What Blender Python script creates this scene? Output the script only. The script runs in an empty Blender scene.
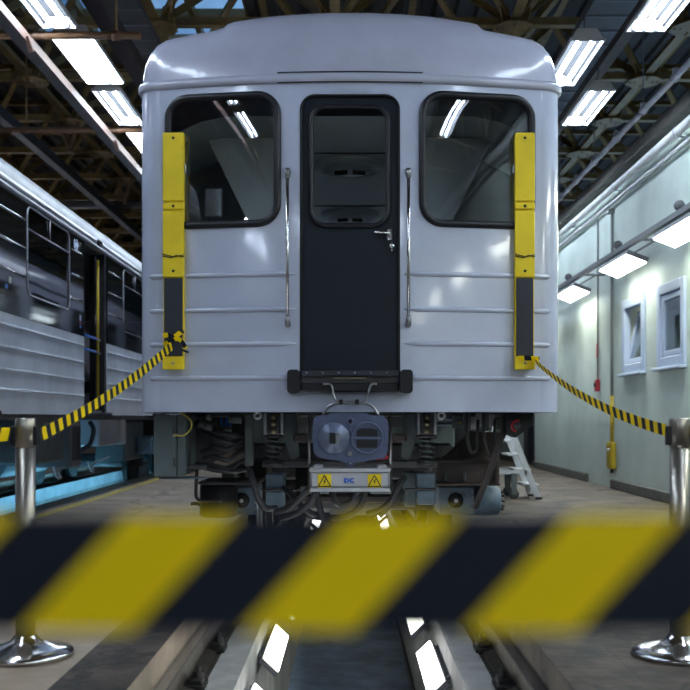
import bpy, bmesh, math, random
from mathutils import Vector, Matrix
from mathutils.geometry import delaunay_2d_cdt

random.seed(7)
scene = bpy.context.scene
col = scene.collection
PI = math.pi

# ------------------------------------------------------------------ camera
EYE = 1.0            # metres above the hall floor
F = 1000.0           # focal length in pixels of the 690 px frame
U0, V0 = 350.0, 418.0
cam = bpy.data.cameras.new('camera')
cam.sensor_width = 36.0
cam.sensor_fit = 'HORIZONTAL'
cam.lens = 36.0 * F / 690.0
cam.shift_x = -(U0 - 345.0) / 690.0
cam.shift_y = (V0 - 345.0) / 690.0
cam.clip_start = 0.02
cam.dof.use_dof = True
cam.dof.focus_distance = 6.3
cam.dof.aperture_fstop = 3.2
cam_o = bpy.data.objects.new('camera', cam)
cam_o.location = (0, 0, EYE)
cam_o.rotation_euler = (PI / 2, 0, 0)
col.objects.link(cam_o)
scene.camera = cam_o

# ------------------------------------------------------------------ world: dusk sky outside the hall
w = bpy.data.worlds.new('world'); scene.world = w; w.use_nodes = True
wn = w.node_tree.nodes; wl = w.node_tree.links
bg = wn['Background']
tc = wn.new('ShaderNodeTexCoord'); nz = wn.new('ShaderNodeTexNoise'); rp = wn.new('ShaderNodeValToRGB')
nz.inputs['Scale'].default_value = 9; nz.inputs['Detail'].default_value = 6
rp.color_ramp.elements[0].position = .38; rp.color_ramp.elements[0].color = (.06, .12, .22, 1)
rp.color_ramp.elements[1].position = .62; rp.color_ramp.elements[1].color = (.26, .42, .62, 1)
wl.new(tc.outputs['Generated'], nz.inputs['Vector']); wl.new(nz.outputs['Fac'], rp.inputs['Fac'])
wl.new(rp.outputs['Color'], bg.inputs['Color']); bg.inputs['Strength'].default_value = .62

vs = scene.view_settings
vs.view_transform = 'Standard'; vs.look = 'None'; vs.gamma = 1.0; vs.use_curve_mapping = False
vs.exposure = 1.9
scene.cycles.use_denoising = True
scene.cycles.max_bounces = 8
scene.cycles.caustics_reflective = False
scene.cycles.caustics_refractive = False
scene.cycles.sample_clamp_indirect = 4.0

CEIL_LAMP = 15.0
ADDED_BATTEN = 9.0
ADDED_END_BATTEN = 40.0      # emission strengths; the batten lamps are added for brightness
WALL_LAMP = 7.6
PIT_LAMP = 2.4
BLUE_LAMP = 9.0

# ------------------------------------------------------------------ materials
def mat(name, color, rough=.5, metal=0.0, var=0.0, scale=4.0, bump=0.0, bscale=40.0, coat=0.0, spec=.5, stretch=None, c2=None):
    m = bpy.data.materials.new(name); m.use_nodes = True
    n = m.node_tree.nodes; l = m.node_tree.links
    b = n['Principled BSDF']
    b.inputs['Base Color'].default_value = (*color, 1)
    b.inputs['Roughness'].default_value = rough
    b.inputs['Metallic'].default_value = metal
    b.inputs['Coat Weight'].default_value = coat
    b.inputs['Coat Roughness'].default_value = .08
    b.inputs['Specular IOR Level'].default_value = spec
    if var or bump:
        t = n.new('ShaderNodeNewGeometry')
        mp = n.new('ShaderNodeMapping')
        if stretch: mp.inputs['Scale'].default_value = stretch
        l.new(t.outputs['Position'], mp.inputs['Vector'])
        if var:
            x = n.new('ShaderNodeTexNoise'); x.inputs['Scale'].default_value = scale; x.inputs['Detail'].default_value = 7
            x.inputs['Roughness'].default_value = .62
            r = n.new('ShaderNodeValToRGB')
            r.color_ramp.elements[0].position = .36; r.color_ramp.elements[1].position = .66
            dark = c2 if c2 else tuple(c * (1 - var) for c in color)
            r.color_ramp.elements[0].color = (*dark, 1)
            r.color_ramp.elements[1].color = (*color, 1)
            l.new(mp.outputs['Vector'], x.inputs['Vector']); l.new(x.outputs['Fac'], r.inputs['Fac'])
            l.new(r.outputs['Color'], b.inputs['Base Color'])
        if bump:
            x2 = n.new('ShaderNodeTexNoise'); x2.inputs['Scale'].default_value = bscale; x2.inputs['Detail'].default_value = 4
            bp = n.new('ShaderNodeBump'); bp.inputs['Strength'].default_value = bump; bp.inputs['Distance'].default_value = .02
            l.new(mp.outputs['Vector'], x2.inputs['Vector']); l.new(x2.outputs['Fac'], bp.inputs['Height'])
            l.new(bp.outputs['Normal'], b.inputs['Normal'])
    return m

def emis(name, color, strength):
    m = bpy.data.materials.new(name); m.use_nodes = True
    b = m.node_tree.nodes['Principled BSDF']
    b.inputs['Base Color'].default_value = (.8, .8, .8, 1)
    b.inputs['Emission Color'].default_value = (*color, 1)
    b.inputs['Emission Strength'].default_value = strength
    return m

def glass(name, tint, refl=1.5, wave=0.0, rough=.0):
    m = bpy.data.materials.new(name); m.use_nodes = True
    n = m.node_tree.nodes; l = m.node_tree.links
    n.remove(n['Principled BSDF'])
    tr = n.new('ShaderNodeBsdfTransparent'); tr.inputs['Color'].default_value = (*tint, 1)
    gl = n.new('ShaderNodeBsdfGlossy'); gl.inputs['Roughness'].default_value = rough; gl.inputs['Color'].default_value = (.95, .97, 1, 1)
    fr = n.new('ShaderNodeFresnel'); fr.inputs['IOR'].default_value = refl
    mx = n.new('ShaderNodeMixShader')
    gb = n.new('ShaderNodeNewGeometry'); e1 = n.new('ShaderNodeMath'); e1.operation = 'MULTIPLY_ADD'; e1.inputs[1].default_value = -2; e1.inputs[2].default_value = 1
    e2 = n.new('ShaderNodeMath'); e2.operation = 'POWER'; e2.inputs[0].default_value = refl
    l.new(gb.outputs['Backfacing'], e1.inputs[0]); l.new(e1.outputs[0], e2.inputs[1]); l.new(e2.outputs[0], fr.inputs['IOR'])
    if wave:
        g = n.new('ShaderNodeNewGeometry'); x = n.new('ShaderNodeTexNoise'); x.inputs['Scale'].default_value = 2.2; x.inputs['Detail'].default_value = 0
        bp = n.new('ShaderNodeBump'); bp.inputs['Strength'].default_value = wave; bp.inputs['Distance'].default_value = .05
        l.new(g.outputs['Position'], x.inputs['Vector']); l.new(x.outputs['Fac'], bp.inputs['Height']); l.new(bp.outputs['Normal'], gl.inputs['Normal'])
    l.new(fr.outputs['Fac'], mx.inputs['Fac']); l.new(tr.outputs['BSDF'], mx.inputs[1]); l.new(gl.outputs['BSDF'], mx.inputs[2])
    l.new(mx.outputs['Shader'], n['Material Output'].inputs['Surface'])
    return m

def stripes(name, period, shear, yellow=(.90, .64, .002), black=(.010, .013, .024), rough=.55):
    """hazard stripes along a ribbon: uv.x = metres along the belt, uv.y = metres across it"""
    m = bpy.data.materials.new(name); m.use_nodes = True
    n = m.node_tree.nodes; l = m.node_tree.links; b = n['Principled BSDF']
    b.inputs['Roughness'].default_value = rough; b.inputs['Specular IOR Level'].default_value = .2
    uv = n.new('ShaderNodeUVMap'); uv.uv_map = 'UVMap'
    sp = n.new('ShaderNodeSeparateXYZ'); l.new(uv.outputs['UV'], sp.inputs['Vector'])
    m1 = n.new('ShaderNodeMath'); m1.operation = 'MULTIPLY_ADD'; l.new(sp.outputs['Y'], m1.inputs[0]); m1.inputs[1].default_value = -shear; l.new(sp.outputs['X'], m1.inputs[2])
    m2 = n.new('ShaderNodeMath'); m2.operation = 'DIVIDE'; l.new(m1.outputs[0], m2.inputs[0]); m2.inputs[1].default_value = period
    m3 = n.new('ShaderNodeMath'); m3.operation = 'FRACT'; l.new(m2.outputs[0], m3.inputs[0])
    m4 = n.new('ShaderNodeMath'); m4.operation = 'LESS_THAN'; l.new(m3.outputs[0], m4.inputs[0]); m4.inputs[1].default_value = .51
    mx = n.new('ShaderNodeMixRGB'); mx.inputs[1].default_value = (*black, 1); mx.inputs[2].default_value = (*yellow, 1)
    l.new(m4.outputs[0], mx.inputs[0]); l.new(mx.outputs[0], b.inputs['Base Color'])
    return m

M = {
    'paint': mat('white_body_paint', (.48, .52, .67), .22, 0, .10, 2.5, .012, 6, coat=.6),
    'roofpaint': mat('white_roof_paint', (.45, .46, .58), .26, 0, .14, 2.0, .012, 5, coat=.5),
    'paint_old': mat('pale_grey_body_paint', (.76, .81, .90), .35, 0, .25, 2.0, .02, 8, coat=.2),
    'roof_old': mat('grey_old_roof_paint', (.26, .275, .31), .38, 0, .3, 2.5, .02, 8),
    'blackgloss': mat('gloss_black_paint', (.009, .010, .012), .06, 0, 0, 1, .012, 3, coat=.5),
    'doorpaint': mat('blue_black_door_paint', (.006, .010, .020), .42, 0, .25, 3, .01, 8, coat=0, spec=.3),
    'rubber': mat('black_rubber', (.008, .008, .011), .5, spec=.35),
    'gasket': mat('dark_window_gasket', (.008, .008, .014), .38, spec=.4),
    'hose': mat('black_hose', (.048, .048, .056), .38, 0, .3, 12),
    'chrome': mat('chrome', (.75, .75, .78), .14, 1.0),
    'steel': mat('brushed_steel', (.42, .42, .45), .32, 1.0, .25, 8),
    'polesteel': mat('polished_post_steel', (.40, .37, .33), .34, 1.0, .1, 5),
    'yellow': mat('yellow_plate_paint', (.84, .62, .002), .5, 0, .12, 6),
    'yellow2': mat('yellow_box_paint', (.50, .36, .02), .5, 0, .2, 12),
    'blackplate': mat('charcoal_plate', (.014, .017, .030), .5, 0, .15, 10),
    'bogie': mat('dark_bogie_steel', (.075, .075, .085), .55, 0, .5, 7, .2, 30),
    'bogie2': mat('dark_grey_green_steel', (.115, .14, .15), .5, 0, .3, 7, .05, 30),
    'rustdark': mat('dark_brown_steel', (.075, .058, .058), .6, 0, .4, 7, .2, 30),
    'bluegrey': mat('blue_grey_enamel', (.16, .23, .31), .42, 0, .35, 9, .05, 20),
    'greygreen': mat('grey_green_cabinet_paint', (.12, .155, .17), .45, 0, .2, 3),
    'coupler': mat('violet_grey_coupler_paint', (.080, .10, .185), .38, 0, .25, 9, .06, 40),
    'couplermetal': mat('machined_coupler_face', (.15, .18, .28), .35, .4, .3, 15),
    'dcbox': mat('aluminium_box', (.60, .60, .66), .35, .5, .12, 9),
    'blue': mat('blue_print', (.01, .10, .55), .5),
    'red': mat('red_paint', (.36, .015, .025), .4),
    'black': mat('black_paint', (.01, .01, .012), .5),
    'void': mat('hole_shade_and_seam', (.008, .008, .010), .8),  # near black set in for shade inside slots and ports; also ceiling seams
    'brass': mat('brass_bolt', (.26, .22, .15), .4, .6),
    'wire_y': mat('yellow_wire', (.62, .55, .12), .45),
    'wire_b': mat('blue_wire', (.02, .16, .60), .45),
    'lining': mat('pale_interior_lining', (.66, .70, .72), .5, 0, .1, 3),
    'lining_d': mat('dark_interior_lining', (.20, .21, .22), .6, 0, .2, 3),
    'wall': mat('pale_green_plaster', (.58, .65, .59), .75, 0, .14, 1.1, .05, 25, c2=(.46, .53, .48)),
    'wallfar': mat('dark_hall_wall', (.10, .095, .085), .8, 0, .4, .8),
    'skirt': mat('grey_skirting', (.16, .155, .135), .7, 0, .3, 5),
    'pvc': mat('white_window_plastic', (.44, .52, .66), .4),
    'blind': mat('grey_blind', (.16, .18, .22), .6),
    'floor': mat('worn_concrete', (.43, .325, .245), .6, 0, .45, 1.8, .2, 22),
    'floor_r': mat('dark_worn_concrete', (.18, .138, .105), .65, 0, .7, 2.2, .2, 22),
    'floord': mat('oily_concrete', (.085, .060, .047), .75, 0, .85, 4.5, .25, 18),
    'pitwall': mat('pale_pit_concrete', (.42, .41, .39), .7, 0, .35, 3.5, .15, 20, stretch=(1, 1, .4)),
    'pitfloor': mat('blue_grey_pit_floor', (.30, .42, .60), .55, 0, .5, 3, .1, 14),
    'lip': mat('pale_painted_lip', (.55, .6, .62), .6, 0, .3, 2),
    'ballast': mat('dark_track_bed', (.085, .075, .062), .8, 0, .5, 6, .4, 24),
    'rail': mat('worn_rail_steel', (.13, .11, .095), .45, .5, .4, 10, .1, 40),
    'railtop': mat('polished_rail_head', (.50, .53, .60), .22, 1.0, .15, 20),
    'iron': mat('dark_iron', (.03, .027, .025), .55, .3, .4, 20),
    'yline': mat('worn_yellow_line_paint', (.66, .50, .03), .6, 0, .4, 9, c2=(.45, .36, .12)),
    'truss': mat('olive_brown_truss_paint', (.32, .20, .065), .55, 0, .5, 2.5),
    'rust': mat('rust_brown_pipe_paint', (.26, .13, .065), .45, 0, .4, 4),
    'deck': mat('dark_roof_deck', (.085, .070, .058), .75, 0, .4, 1.2),
    'tray': mat('grey_cable_tray', (.11, .11, .115), .5, .3, .3, 6),
    'traydark': mat('dark_violet_brown_tray', (.050, .040, .046), .5, 0, .3, 5),
    'traypink': mat('pinkish_brown_flange', (.17, .095, .07), .6, 0, .25, 6),
    'pipe': mat('pale_pipe_paint', (.74, .75, .74), .32, 0, .2, 5),
    'galv': mat('galvanised_pipe', (.66, .68, .74), .4, .2, .2, 9),
    'conduit': mat('grey_conduit', (.20, .22, .22), .5),
    'lamphouse': mat('white_lamp_housing', (.50, .49, .50), .45),
    'lampgrey': mat('grey_lamp_housing', (.16, .16, .17), .5),
    'reflector': mat('darkened_lamp_reflector', (.028, .028, .03), .9, spec=.05),  # made near black so the gaps between lit tubes read dark
    'ladder': mat('aluminium_ladder', (.62, .65, .70), .35, .4, .1, 8),
    'caster': mat('dark_caster', (.05, .06, .06), .5),
    'tube': emis('fluorescent_tube', (.70, .84, 1.0), CEIL_LAMP),
    'endfill': emis('added_end_batten_tube', (.70, .84, 1.0), ADDED_END_BATTEN),
    'batten': emis('added_batten_tube', (.84, .88, 1.0), ADDED_BATTEN),
    'diffuser': emis('lit_frosted_diffuser', (.76, .90, 1.0), CEIL_LAMP * .25),
    'flood': emis('lit_floodlight_panel', (.96, 1.0, .90), WALL_LAMP),
    'pitglow': emis('lit_pit_lamp_panel', (.96, 1.0, .88), PIT_LAMP),
    'pitglow2': emis('lit_pit_lamp_panel_white', (.95, .97, 1.0), PIT_LAMP),
    'blueglow': emis('lit_blue_pit_lamp', (.22, .66, 1.0), BLUE_LAMP),
    'officeglow': emis('lit_office_lamp', (1, .97, .9), 4),
    'saloonfill': emis('saloon_fill_glow', (.85, .95, 1.0), 3),
    'glass': glass('cab_glass', (.66, .70, .72), 2.0, .10),
    'doorglass': glass('door_glass', (.70, .74, .76), 1.35, .03),
    'sideglass': glass('dark_side_glass', (.30, .32, .33), 1.75, .015),
    'winglass': glass('window_glass', (.75, .8, .84), 1.5),
    'skyglass': glass('dirty_skylight_glass', (.70, .78, .85), 1.3),
    'belt': stripes('hazard_belt_stripes', .092, -.30),
    'belt2': stripes('hazard_belt_stripes_reversed', .092, .35),
    'tape': stripes('hazard_tape_stripes', .1065, .93),
}

def add_cracks(m, sc, amt):
    n = m.node_tree.nodes; l = m.node_tree.links; b = n['Principled BSDF']
    src = b.inputs['Base Color'].links[0].from_socket
    g = n.new('ShaderNodeNewGeometry'); ns = n.new('ShaderNodeTexNoise'); ns.inputs['Scale'].default_value = 2.5; ns.inputs['Detail'].default_value = 5
    va = n.new('ShaderNodeVectorMath'); va.operation = 'MULTIPLY_ADD'; va.inputs[1].default_value = (.7, .7, .7)
    l.new(g.outputs['Position'], ns.inputs['Vector']); l.new(ns.outputs['Color'], va.inputs[0]); l.new(g.outputs['Position'], va.inputs[2])
    vo = n.new('ShaderNodeTexVoronoi'); vo.feature = 'DISTANCE_TO_EDGE'; vo.inputs['Scale'].default_value = sc; l.new(va.outputs[0], vo.inputs['Vector'])
    lt = n.new('ShaderNodeMath'); lt.operation = 'LESS_THAN'; lt.inputs[1].default_value = .016*sc; l.new(vo.outputs['Distance'], lt.inputs[0])
    ml = n.new('ShaderNodeMath'); ml.operation = 'MULTIPLY'; ml.inputs[1].default_value = amt; l.new(lt.outputs[0], ml.inputs[0])
    mx = n.new('ShaderNodeMixRGB'); l.new(ml.outputs[0], mx.inputs[0]); l.new(src, mx.inputs[1]); mx.inputs[2].default_value = (.012, .010, .009, 1)
    l.new(mx.outputs[0], b.inputs['Base Color'])
add_cracks(M['floord'], 1.3, .8); add_cracks(M['floor'], .45, .6); add_cracks(M['floor_r'], .6, .7)

# ------------------------------------------------------------------ mesh building
WL = {}      # world location of every object made here

class MB:
    def __init__(s): s.v = []; s.f = []; s.sm = []; s.uv = {}
    def add(s, vs, fs, smooth=False):
        o = len(s.v); s.v += [tuple(v) for v in vs]
        for f in fs: s.f.append(tuple(i + o for i in f)); s.sm.append(smooth)
        return s
    def box(s, x0, x1, y0, y1, z0, z1):
        if x0 > x1: x0, x1 = x1, x0
        if y0 > y1: y0, y1 = y1, y0
        if z0 > z1: z0, z1 = z1, z0
        return s.add([(x0,y0,z0),(x1,y0,z0),(x1,y1,z0),(x0,y1,z0),(x0,y0,z1),(x1,y0,z1),(x1,y1,z1),(x0,y1,z1)],
              [(0,3,2,1),(4,5,6,7),(0,1,5,4),(1,2,6,5),(2,3,7,6),(3,0,4,7)])
    def cbox(s, x0, x1, y0, y1, z0, z1, b=.01):
        """box with chamfered edges (convex hull of its 24 corner points)"""
        if x0 > x1: x0, x1 = x1, x0
        if y0 > y1: y0, y1 = y1, y0
        if z0 > z1: z0, z1 = z1, z0
        b = min(b, (x1-x0)*.45, (y1-y0)*.45, (z1-z0)*.45)
        bm = bmesh.new()
        for X, sx in ((x0, 1), (x1, -1)):
            for Y, sy in ((y0, 1), (y1, -1)):
                for Z, sz in ((z0, 1), (z1, -1)):
                    bm.verts.new((X, Y + sy*b, Z + sz*b)); bm.verts.new((X + sx*b, Y, Z + sz*b)); bm.verts.new((X + sx*b, Y + sy*b, Z))
        bmesh.ops.convex_hull(bm, input=bm.verts[:])
        bm.verts.index_update()
        s.add([v.co[:] for v in bm.verts], [[v.index for v in f.verts] for f in bm.faces]); bm.free()
        return s
    def prism(s, poly, axis, a, b, smooth=False):
        """polygon of 2-D points extruded along axis from a to b; x: (y,z) y: (x,z) z: (x,y)"""
        def P(p, t):
            return (t, p[0], p[1]) if axis == 'x' else (p[0], t, p[1]) if axis == 'y' else (p[0], p[1], t)
        n = len(poly)
        vs = [P(p, a) for p in poly] + [P(p, b) for p in poly]
        s.add(vs, [tuple(range(n))[::-1], tuple(range(n, 2*n))])
        s.add(vs, [(i, (i+1) % n, n + (i+1) % n, n + i) for i in range(n)], smooth)
        return s
    def tube(s, pts, r, seg=8, closed=False, cap=True):
        pts = [Vector(p) for p in pts]; n = len(pts)
        rr = r if isinstance(r, (list, tuple)) else [r]*n
        rings = []; up = None
        for i, p in enumerate(pts):
            if closed: t = pts[(i+1) % n] - pts[i-1]
            else: t = pts[min(i+1, n-1)] - pts[max(i-1, 0)]
            if t.length < 1e-9: t = Vector((0, 0, 1))
            t.normalize()
            if up is None:
                up = Vector((0, 0, 1)) if abs(t.z) < .9 else Vector((1, 0, 0))
            u = up - t*up.dot(t)
            if u.length < 1e-6: u = t.orthogonal()
            u.normalize(); up = u; w_ = t.cross(u)
            rings.append([p + (u*math.cos(2*PI*k/seg) + w_*math.sin(2*PI*k/seg))*rr[i] for k in range(seg)])
        vs = [v for R in rings for v in R]; fs = []
        m = n if closed else n-1
        for i in range(m):
            j = (i+1) % n
            for k in range(seg):
                fs.append((i*seg+k, i*seg+(k+1) % seg, j*seg+(k+1) % seg, j*seg+k))
        s.add(vs, fs, True)
        if cap and not closed:
            s.add(rings[0], [tuple(range(seg))[::-1]]); s.add(rings[-1], [tuple(range(seg))])
        return s
    def cyl(s, p0, p1, r, seg=16, r2=None): return s.tube([p0, p1], [r, r if r2 is None else r2], seg)
    def bar(s, p0, p1, wd, ht):
        """rectangular bar between two points, wd sideways, ht in the upright direction"""
        p0 = Vector(p0); p1 = Vector(p1); t = (p1-p0).normalized()
        up = Vector((0, 0, 1)) if abs(t.z) < .95 else Vector((0, 1, 0))
        a = t.cross(up).normalized(); b = a.cross(t)
        vs = [p + a*wd/2*sx + b*ht/2*sy for p in (p0, p1) for sx, sy in ((-1,-1),(1,-1),(1,1),(-1,1))]
        return s.add(vs, [(3,2,1,0),(4,5,6,7),(0,1,5,4),(1,2,6,5),(2,3,7,6),(3,0,4,7)])
    def lathe(s, prof, c, axis='z', seg=24):
        vs = []; n = len(prof)
        for r, h in prof:
            for k in range(seg):
                a = 2*PI*k/seg; x, y = r*math.cos(a), r*math.sin(a)
                if axis == 'z': q = (c[0]+x, c[1]+y, c[2]+h)
                elif axis == 'y': q = (c[0]+x, c[1]+h, c[2]-y)
                else: q = (c[0]+h, c[1]+x, c[2]+y)
                vs.append(q)
        fs = [(i*seg+k, i*seg+(k+1) % seg, (i+1)*seg+(k+1) % seg, (i+1)*seg+k) for i in range(n-1) for k in range(seg)]
        return s.add(vs, fs, True)
    def grid(s, rows, smooth=True):
        n = len(rows[0]); vs = [p for r in rows for p in r]
        fs = [(i*n+k, i*n+k+1, (i+1)*n+k+1, (i+1)*n+k) for i in range(len(rows)-1) for k in range(n-1)]
        return s.add(vs, fs, smooth)

def norm_fix(me):
    bm = bmesh.new(); bm.from_mesh(me)
    bmesh.ops.remove_doubles(bm, verts=bm.verts[:], dist=1e-5)
    bmesh.ops.recalc_face_normals(bm, faces=bm.faces[:]); bm.to_mesh(me); bm.free()

def obj(name, mb, m, parent=None, label=None, fix=True, uvs=None):
    xs = [v[0] for v in mb.v]; ys = [v[1] for v in mb.v]; zs = [v[2] for v in mb.v]
    c = Vector(((min(xs)+max(xs))/2, (min(ys)+max(ys))/2, min(zs)))
    me = bpy.data.meshes.new(name)
    me.from_pydata([(v[0]-c.x, v[1]-c.y, v[2]-c.z) for v in mb.v], [], mb.f)
    me.polygons.foreach_set('use_smooth', mb.sm)
    if uvs:
        ul = me.uv_layers.new(name='UVMap')
        for lp in me.loops: ul.data[lp.index].uv = uvs[lp.vertex_index]
    elif fix: norm_fix(me)
    me.materials.append(M[m] if isinstance(m, str) else m)
    o = bpy.data.objects.new(name, me); col.objects.link(o)
    WL[o] = c
    if parent is not None:
        o.parent = parent; o.location = c - WL[parent]
    else: o.location = c
    if label: o['label'] = label
    return o

def inst(name, me, loc, parent, rot=(0, 0, 0)):
    o = bpy.data.objects.new(name, me); col.objects.link(o)
    WL[o] = Vector(loc); o.rotation_euler = rot
    if parent is not None: o.parent = parent; o.location = Vector(loc) - WL[parent]
    else: o.location = loc
    return o

def raw_mesh(name, mb, m):
    me = bpy.data.meshes.new(name); me.from_pydata(mb.v, [], mb.f)
    me.polygons.foreach_set('use_smooth', mb.sm); norm_fix(me); me.materials.append(M[m]); return me

def tag(o, label, cat, group=None):
    o['label'] = label; o['category'] = cat
    if group: o['group'] = group
    return o

def thing(name, loc, label, cat, group=None):
    o = bpy.data.objects.new(name, None); col.objects.link(o); o.location = loc; WL[o] = Vector(loc)
    o.empty_display_size = .2
    return tag(o, label, cat, group)

def struct(o, label=None):
    o['kind'] = 'structure'
    if label: o['label'] = label
    return o

def rrect(x0, x1, z0, z1, r, seg=6):
    """rounded rectangle, list of 2-D points"""
    rs = r if isinstance(r, (list, tuple)) else [r]*4
    pts = []
    for (cx, cz, a0), q in zip(((x1, z1, 0), (x0, z1, 90), (x0, z0, 180), (x1, z0, 270)), rs):
        sx = -1 if cx == x1 else 1; sz = -1 if cz == z1 else 1
        for k in range(seg+1):
            a = math.radians(a0 + 90*k/seg)
            pts.append((cx + sx*q + q*math.cos(a), cz + sz*q + q*math.sin(a)))
    return pts

def inside(p, poly):
    x, y = p; c = False; n = len(poly)
    for i in range(n):
        x1, y1 = poly[i]; x2, y2 = poly[i-1]
        if (y1 > y) != (y2 > y) and x < (x2-x1)*(y-y1)/(y2-y1) + x1: c = not c
    return c

def sheet(outer, holes, nx, nz):
    """2-D triangulated sheet with holes and a regular inner grid"""
    vs = []; es = []
    for loop in [outer] + holes:
        o = len(vs); n = len(loop); vs += [Vector(p) for p in loop]; es += [(o+i, o+(i+1) % n) for i in range(n)]
    x0 = min(p[0] for p in outer); x1 = max(p[0] for p in outer); z0 = min(p[1] for p in outer); z1 = max(p[1] for p in outer)
    for i in range(nx+1):
        for j in range(nz+1):
            p = (x0+(x1-x0)*i/nx, z0+(z1-z0)*j/nz)
            if not any(inside(p, h) for h in holes): vs.append(Vector(p))
    V, E, Fc, *_ = delaunay_2d_cdt(vs, es, [], 0, 1e-5)
    out = []
    for f in Fc:
        c = (sum(V[i][0] for i in f)/len(f), sum(V[i][1] for i in f)/len(f))
        if inside(c, outer) and not any(inside(c, h) for h in holes): out.append(tuple(f))
    return [tuple(v) for v in V], out

def at(u, v, Y):
    """photo pixel at depth Y (metres in front of the camera) to a point in the hall"""
    return Vector(((u-U0)*Y/F, Y, EYE - (v-V0)*Y/F))

def smooth_path(ctrl, n=8):
    P = [Vector(c) for c in ctrl]; P = [P[0]*2-P[1]] + P + [P[-1]*2-P[-2]]; out = []
    for i in range(1, len(P)-2):
        for k in range(n):
            t = k/n; a, b, c, d = P[i-1], P[i], P[i+1], P[i+2]
            out.append(.5*((2*b) + (c-a)*t + (2*a-5*b+4*c-d)*t*t + (-a+3*b-3*c+d)*t**3))
    out.append(P[-2]); return out

# ================================================================== SETTING
RZ = -.13                       # rail head level
XW = 3.75                       # right wall plane
HY0, HY1 = -9.0, 42.0           # hall from behind the camera to its far end
TC = -4.48                      # centre of the left-hand track

# ---- floor
fl = MB()
fl.box(-3.57, -.82, HY0, HY1, -.5, 0)
fl.box(-15, TC-.95, HY0, HY1, -.5, 0)
floor = struct(obj('floor', fl, 'floor'), 'worn grey brown concrete hall floor')
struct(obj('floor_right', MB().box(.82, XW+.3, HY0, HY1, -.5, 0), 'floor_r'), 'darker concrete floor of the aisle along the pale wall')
for sx in (-1, 1):
    s0 = MB(); s0.box(sx*.822, sx*1.11, HY0, HY1, -.02, .004)
    obj('oily_strip', s0, 'floord', floor)
s0 = MB(); s0.box(1.112, 2.5, HY0, 9.0, -.01, .003); obj('oily_strip', s0, 'floord', floor)
for a, b in ((9.2, 10.6), (10.72, 14.6), (14.72, 22)):
    s0 = MB(); s0.box(-3.21, -3.09, a, b, -.01, .004); obj('yellow_line', s0, 'yline', floor)
for a, b in ((4.0, 5.1), (5.2, 9.0)):
    s0 = MB(); s0.box(-3.21, -3.09, a, b, -.01, .004); obj('yellow_line', s0, 'yline', floor)
# track bed and pits
def pit(cx, name, lipped=False):
    b = MB()
    for s in (-1, 1):
        x0, x1 = sorted((cx + s*.575, cx + s*(.82 if cx == 0 else .95)))
        b.box(x0, x1, HY0, HY1, -.5, -.29)
    bed = struct(obj('floor_track_bed_' + name, b, 'ballast'), 'dark concrete track bed beside the inspection pit')
    for s, side in ((-1, 'left'), (1, 'right')):
        p = MB(); x0, x1 = sorted((cx + s*.55, cx + s*.70)); p.box(x0, x1, HY0, HY1, -1.5, -.284)
        struct(obj('wall_pit_%s_%s' % (name, side), p, 'pitwall'), 'pale stained concrete wall of the inspection pit')
    p = MB(); p.box(cx-.6, cx+.6, HY0, HY1, -1.6, -1.4)
    struct(obj('floor_pit_' + name, p, 'pitfloor'), 'blue grey concrete floor of the inspection pit')
pit(0, 'near'); pit(TC, 'far')
e = MB(); e.box(TC-.57, TC-.53, 4, 30, -.34, -.15)
struct(obj('trim_1', e, 'lip'), 'pale painted pit edge lip under the black banded car')

# ---- right wall with two window openings and a doorway
WIN = [(12.70, 13.66), (11.17, 12.10)]; WZ0, WZ1 = 1.63, 2.56
DOOR = (20.3, 21.5)
wr = MB(); TH = .3
ys = sorted([HY0, HY1] + [a for q in WIN for a in q] + list(DOOR))
for a, b in zip(ys[:-1], ys[1:]):
    if (a, b) in [tuple(q) for q in WIN]:
        wr.box(XW, XW+TH, a, b, 0, WZ0); wr.box(XW, XW+TH, a, b, WZ1, 4.35)
    elif (a, b) == DOOR: wr.box(XW, XW+TH, a, b, 2.1, 4.35)
    else: wr.box(XW, XW+TH, a, b, 0, 4.35)
wall_r = struct(obj('wall_right', wr, 'wall'), 'pale green plastered wall with pipes and windows')
for k, (a, b) in enumerate(((HY0, 14.25), (15.7, 20.25), (21.55, HY1))):
    s0 = MB(); s0.cbox(XW-.05, XW-.002, a, b, .001, .135, .012); struct(obj('baseboard_right' if k == 0 else 'baseboard_right_%d' % k, s0, 'skirt'), 'grey concrete skirting along the pale wall')
led = MB(); led.box(XW-.12, XW+.1, HY0, HY1, 4.36, 4.52); struct(obj('trim_2', led, 'skirt'), 'grey cornice along the top of the wall')
d0 = MB(); d0.box(XW+.06, XW+.10, DOOR[0]+.09, DOOR[1]-.09, .01, 2.03)
dr = struct(obj('door_1', d0, 'blackplate'), 'dark steel door in the pale wall')
for a, b, c_, d_ in ((DOOR[0]+.005, DOOR[0]+.09, .002, 2.095), (DOOR[1]-.09, DOOR[1]-.005, .002, 2.095), (DOOR[0]+.09, DOOR[1]-.09, 2.03, 2.095)):
    s0 = MB(); s0.box(XW-.02, XW+.2, a, b, c_, d_); obj('door_frame', s0, 'black', dr)
s0 = MB(); s0.cyl((XW+.02, DOOR[0]+.2, 1.0), (XW+.02, DOOR[0]+.33, 1.0), .012, 8).cyl((XW+.02, DOOR[0]+.2, 1.0), (XW+.07, DOOR[0]+.2, 1.0), .012, 8)
obj('door_handle', s0, 'steel', dr)

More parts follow.
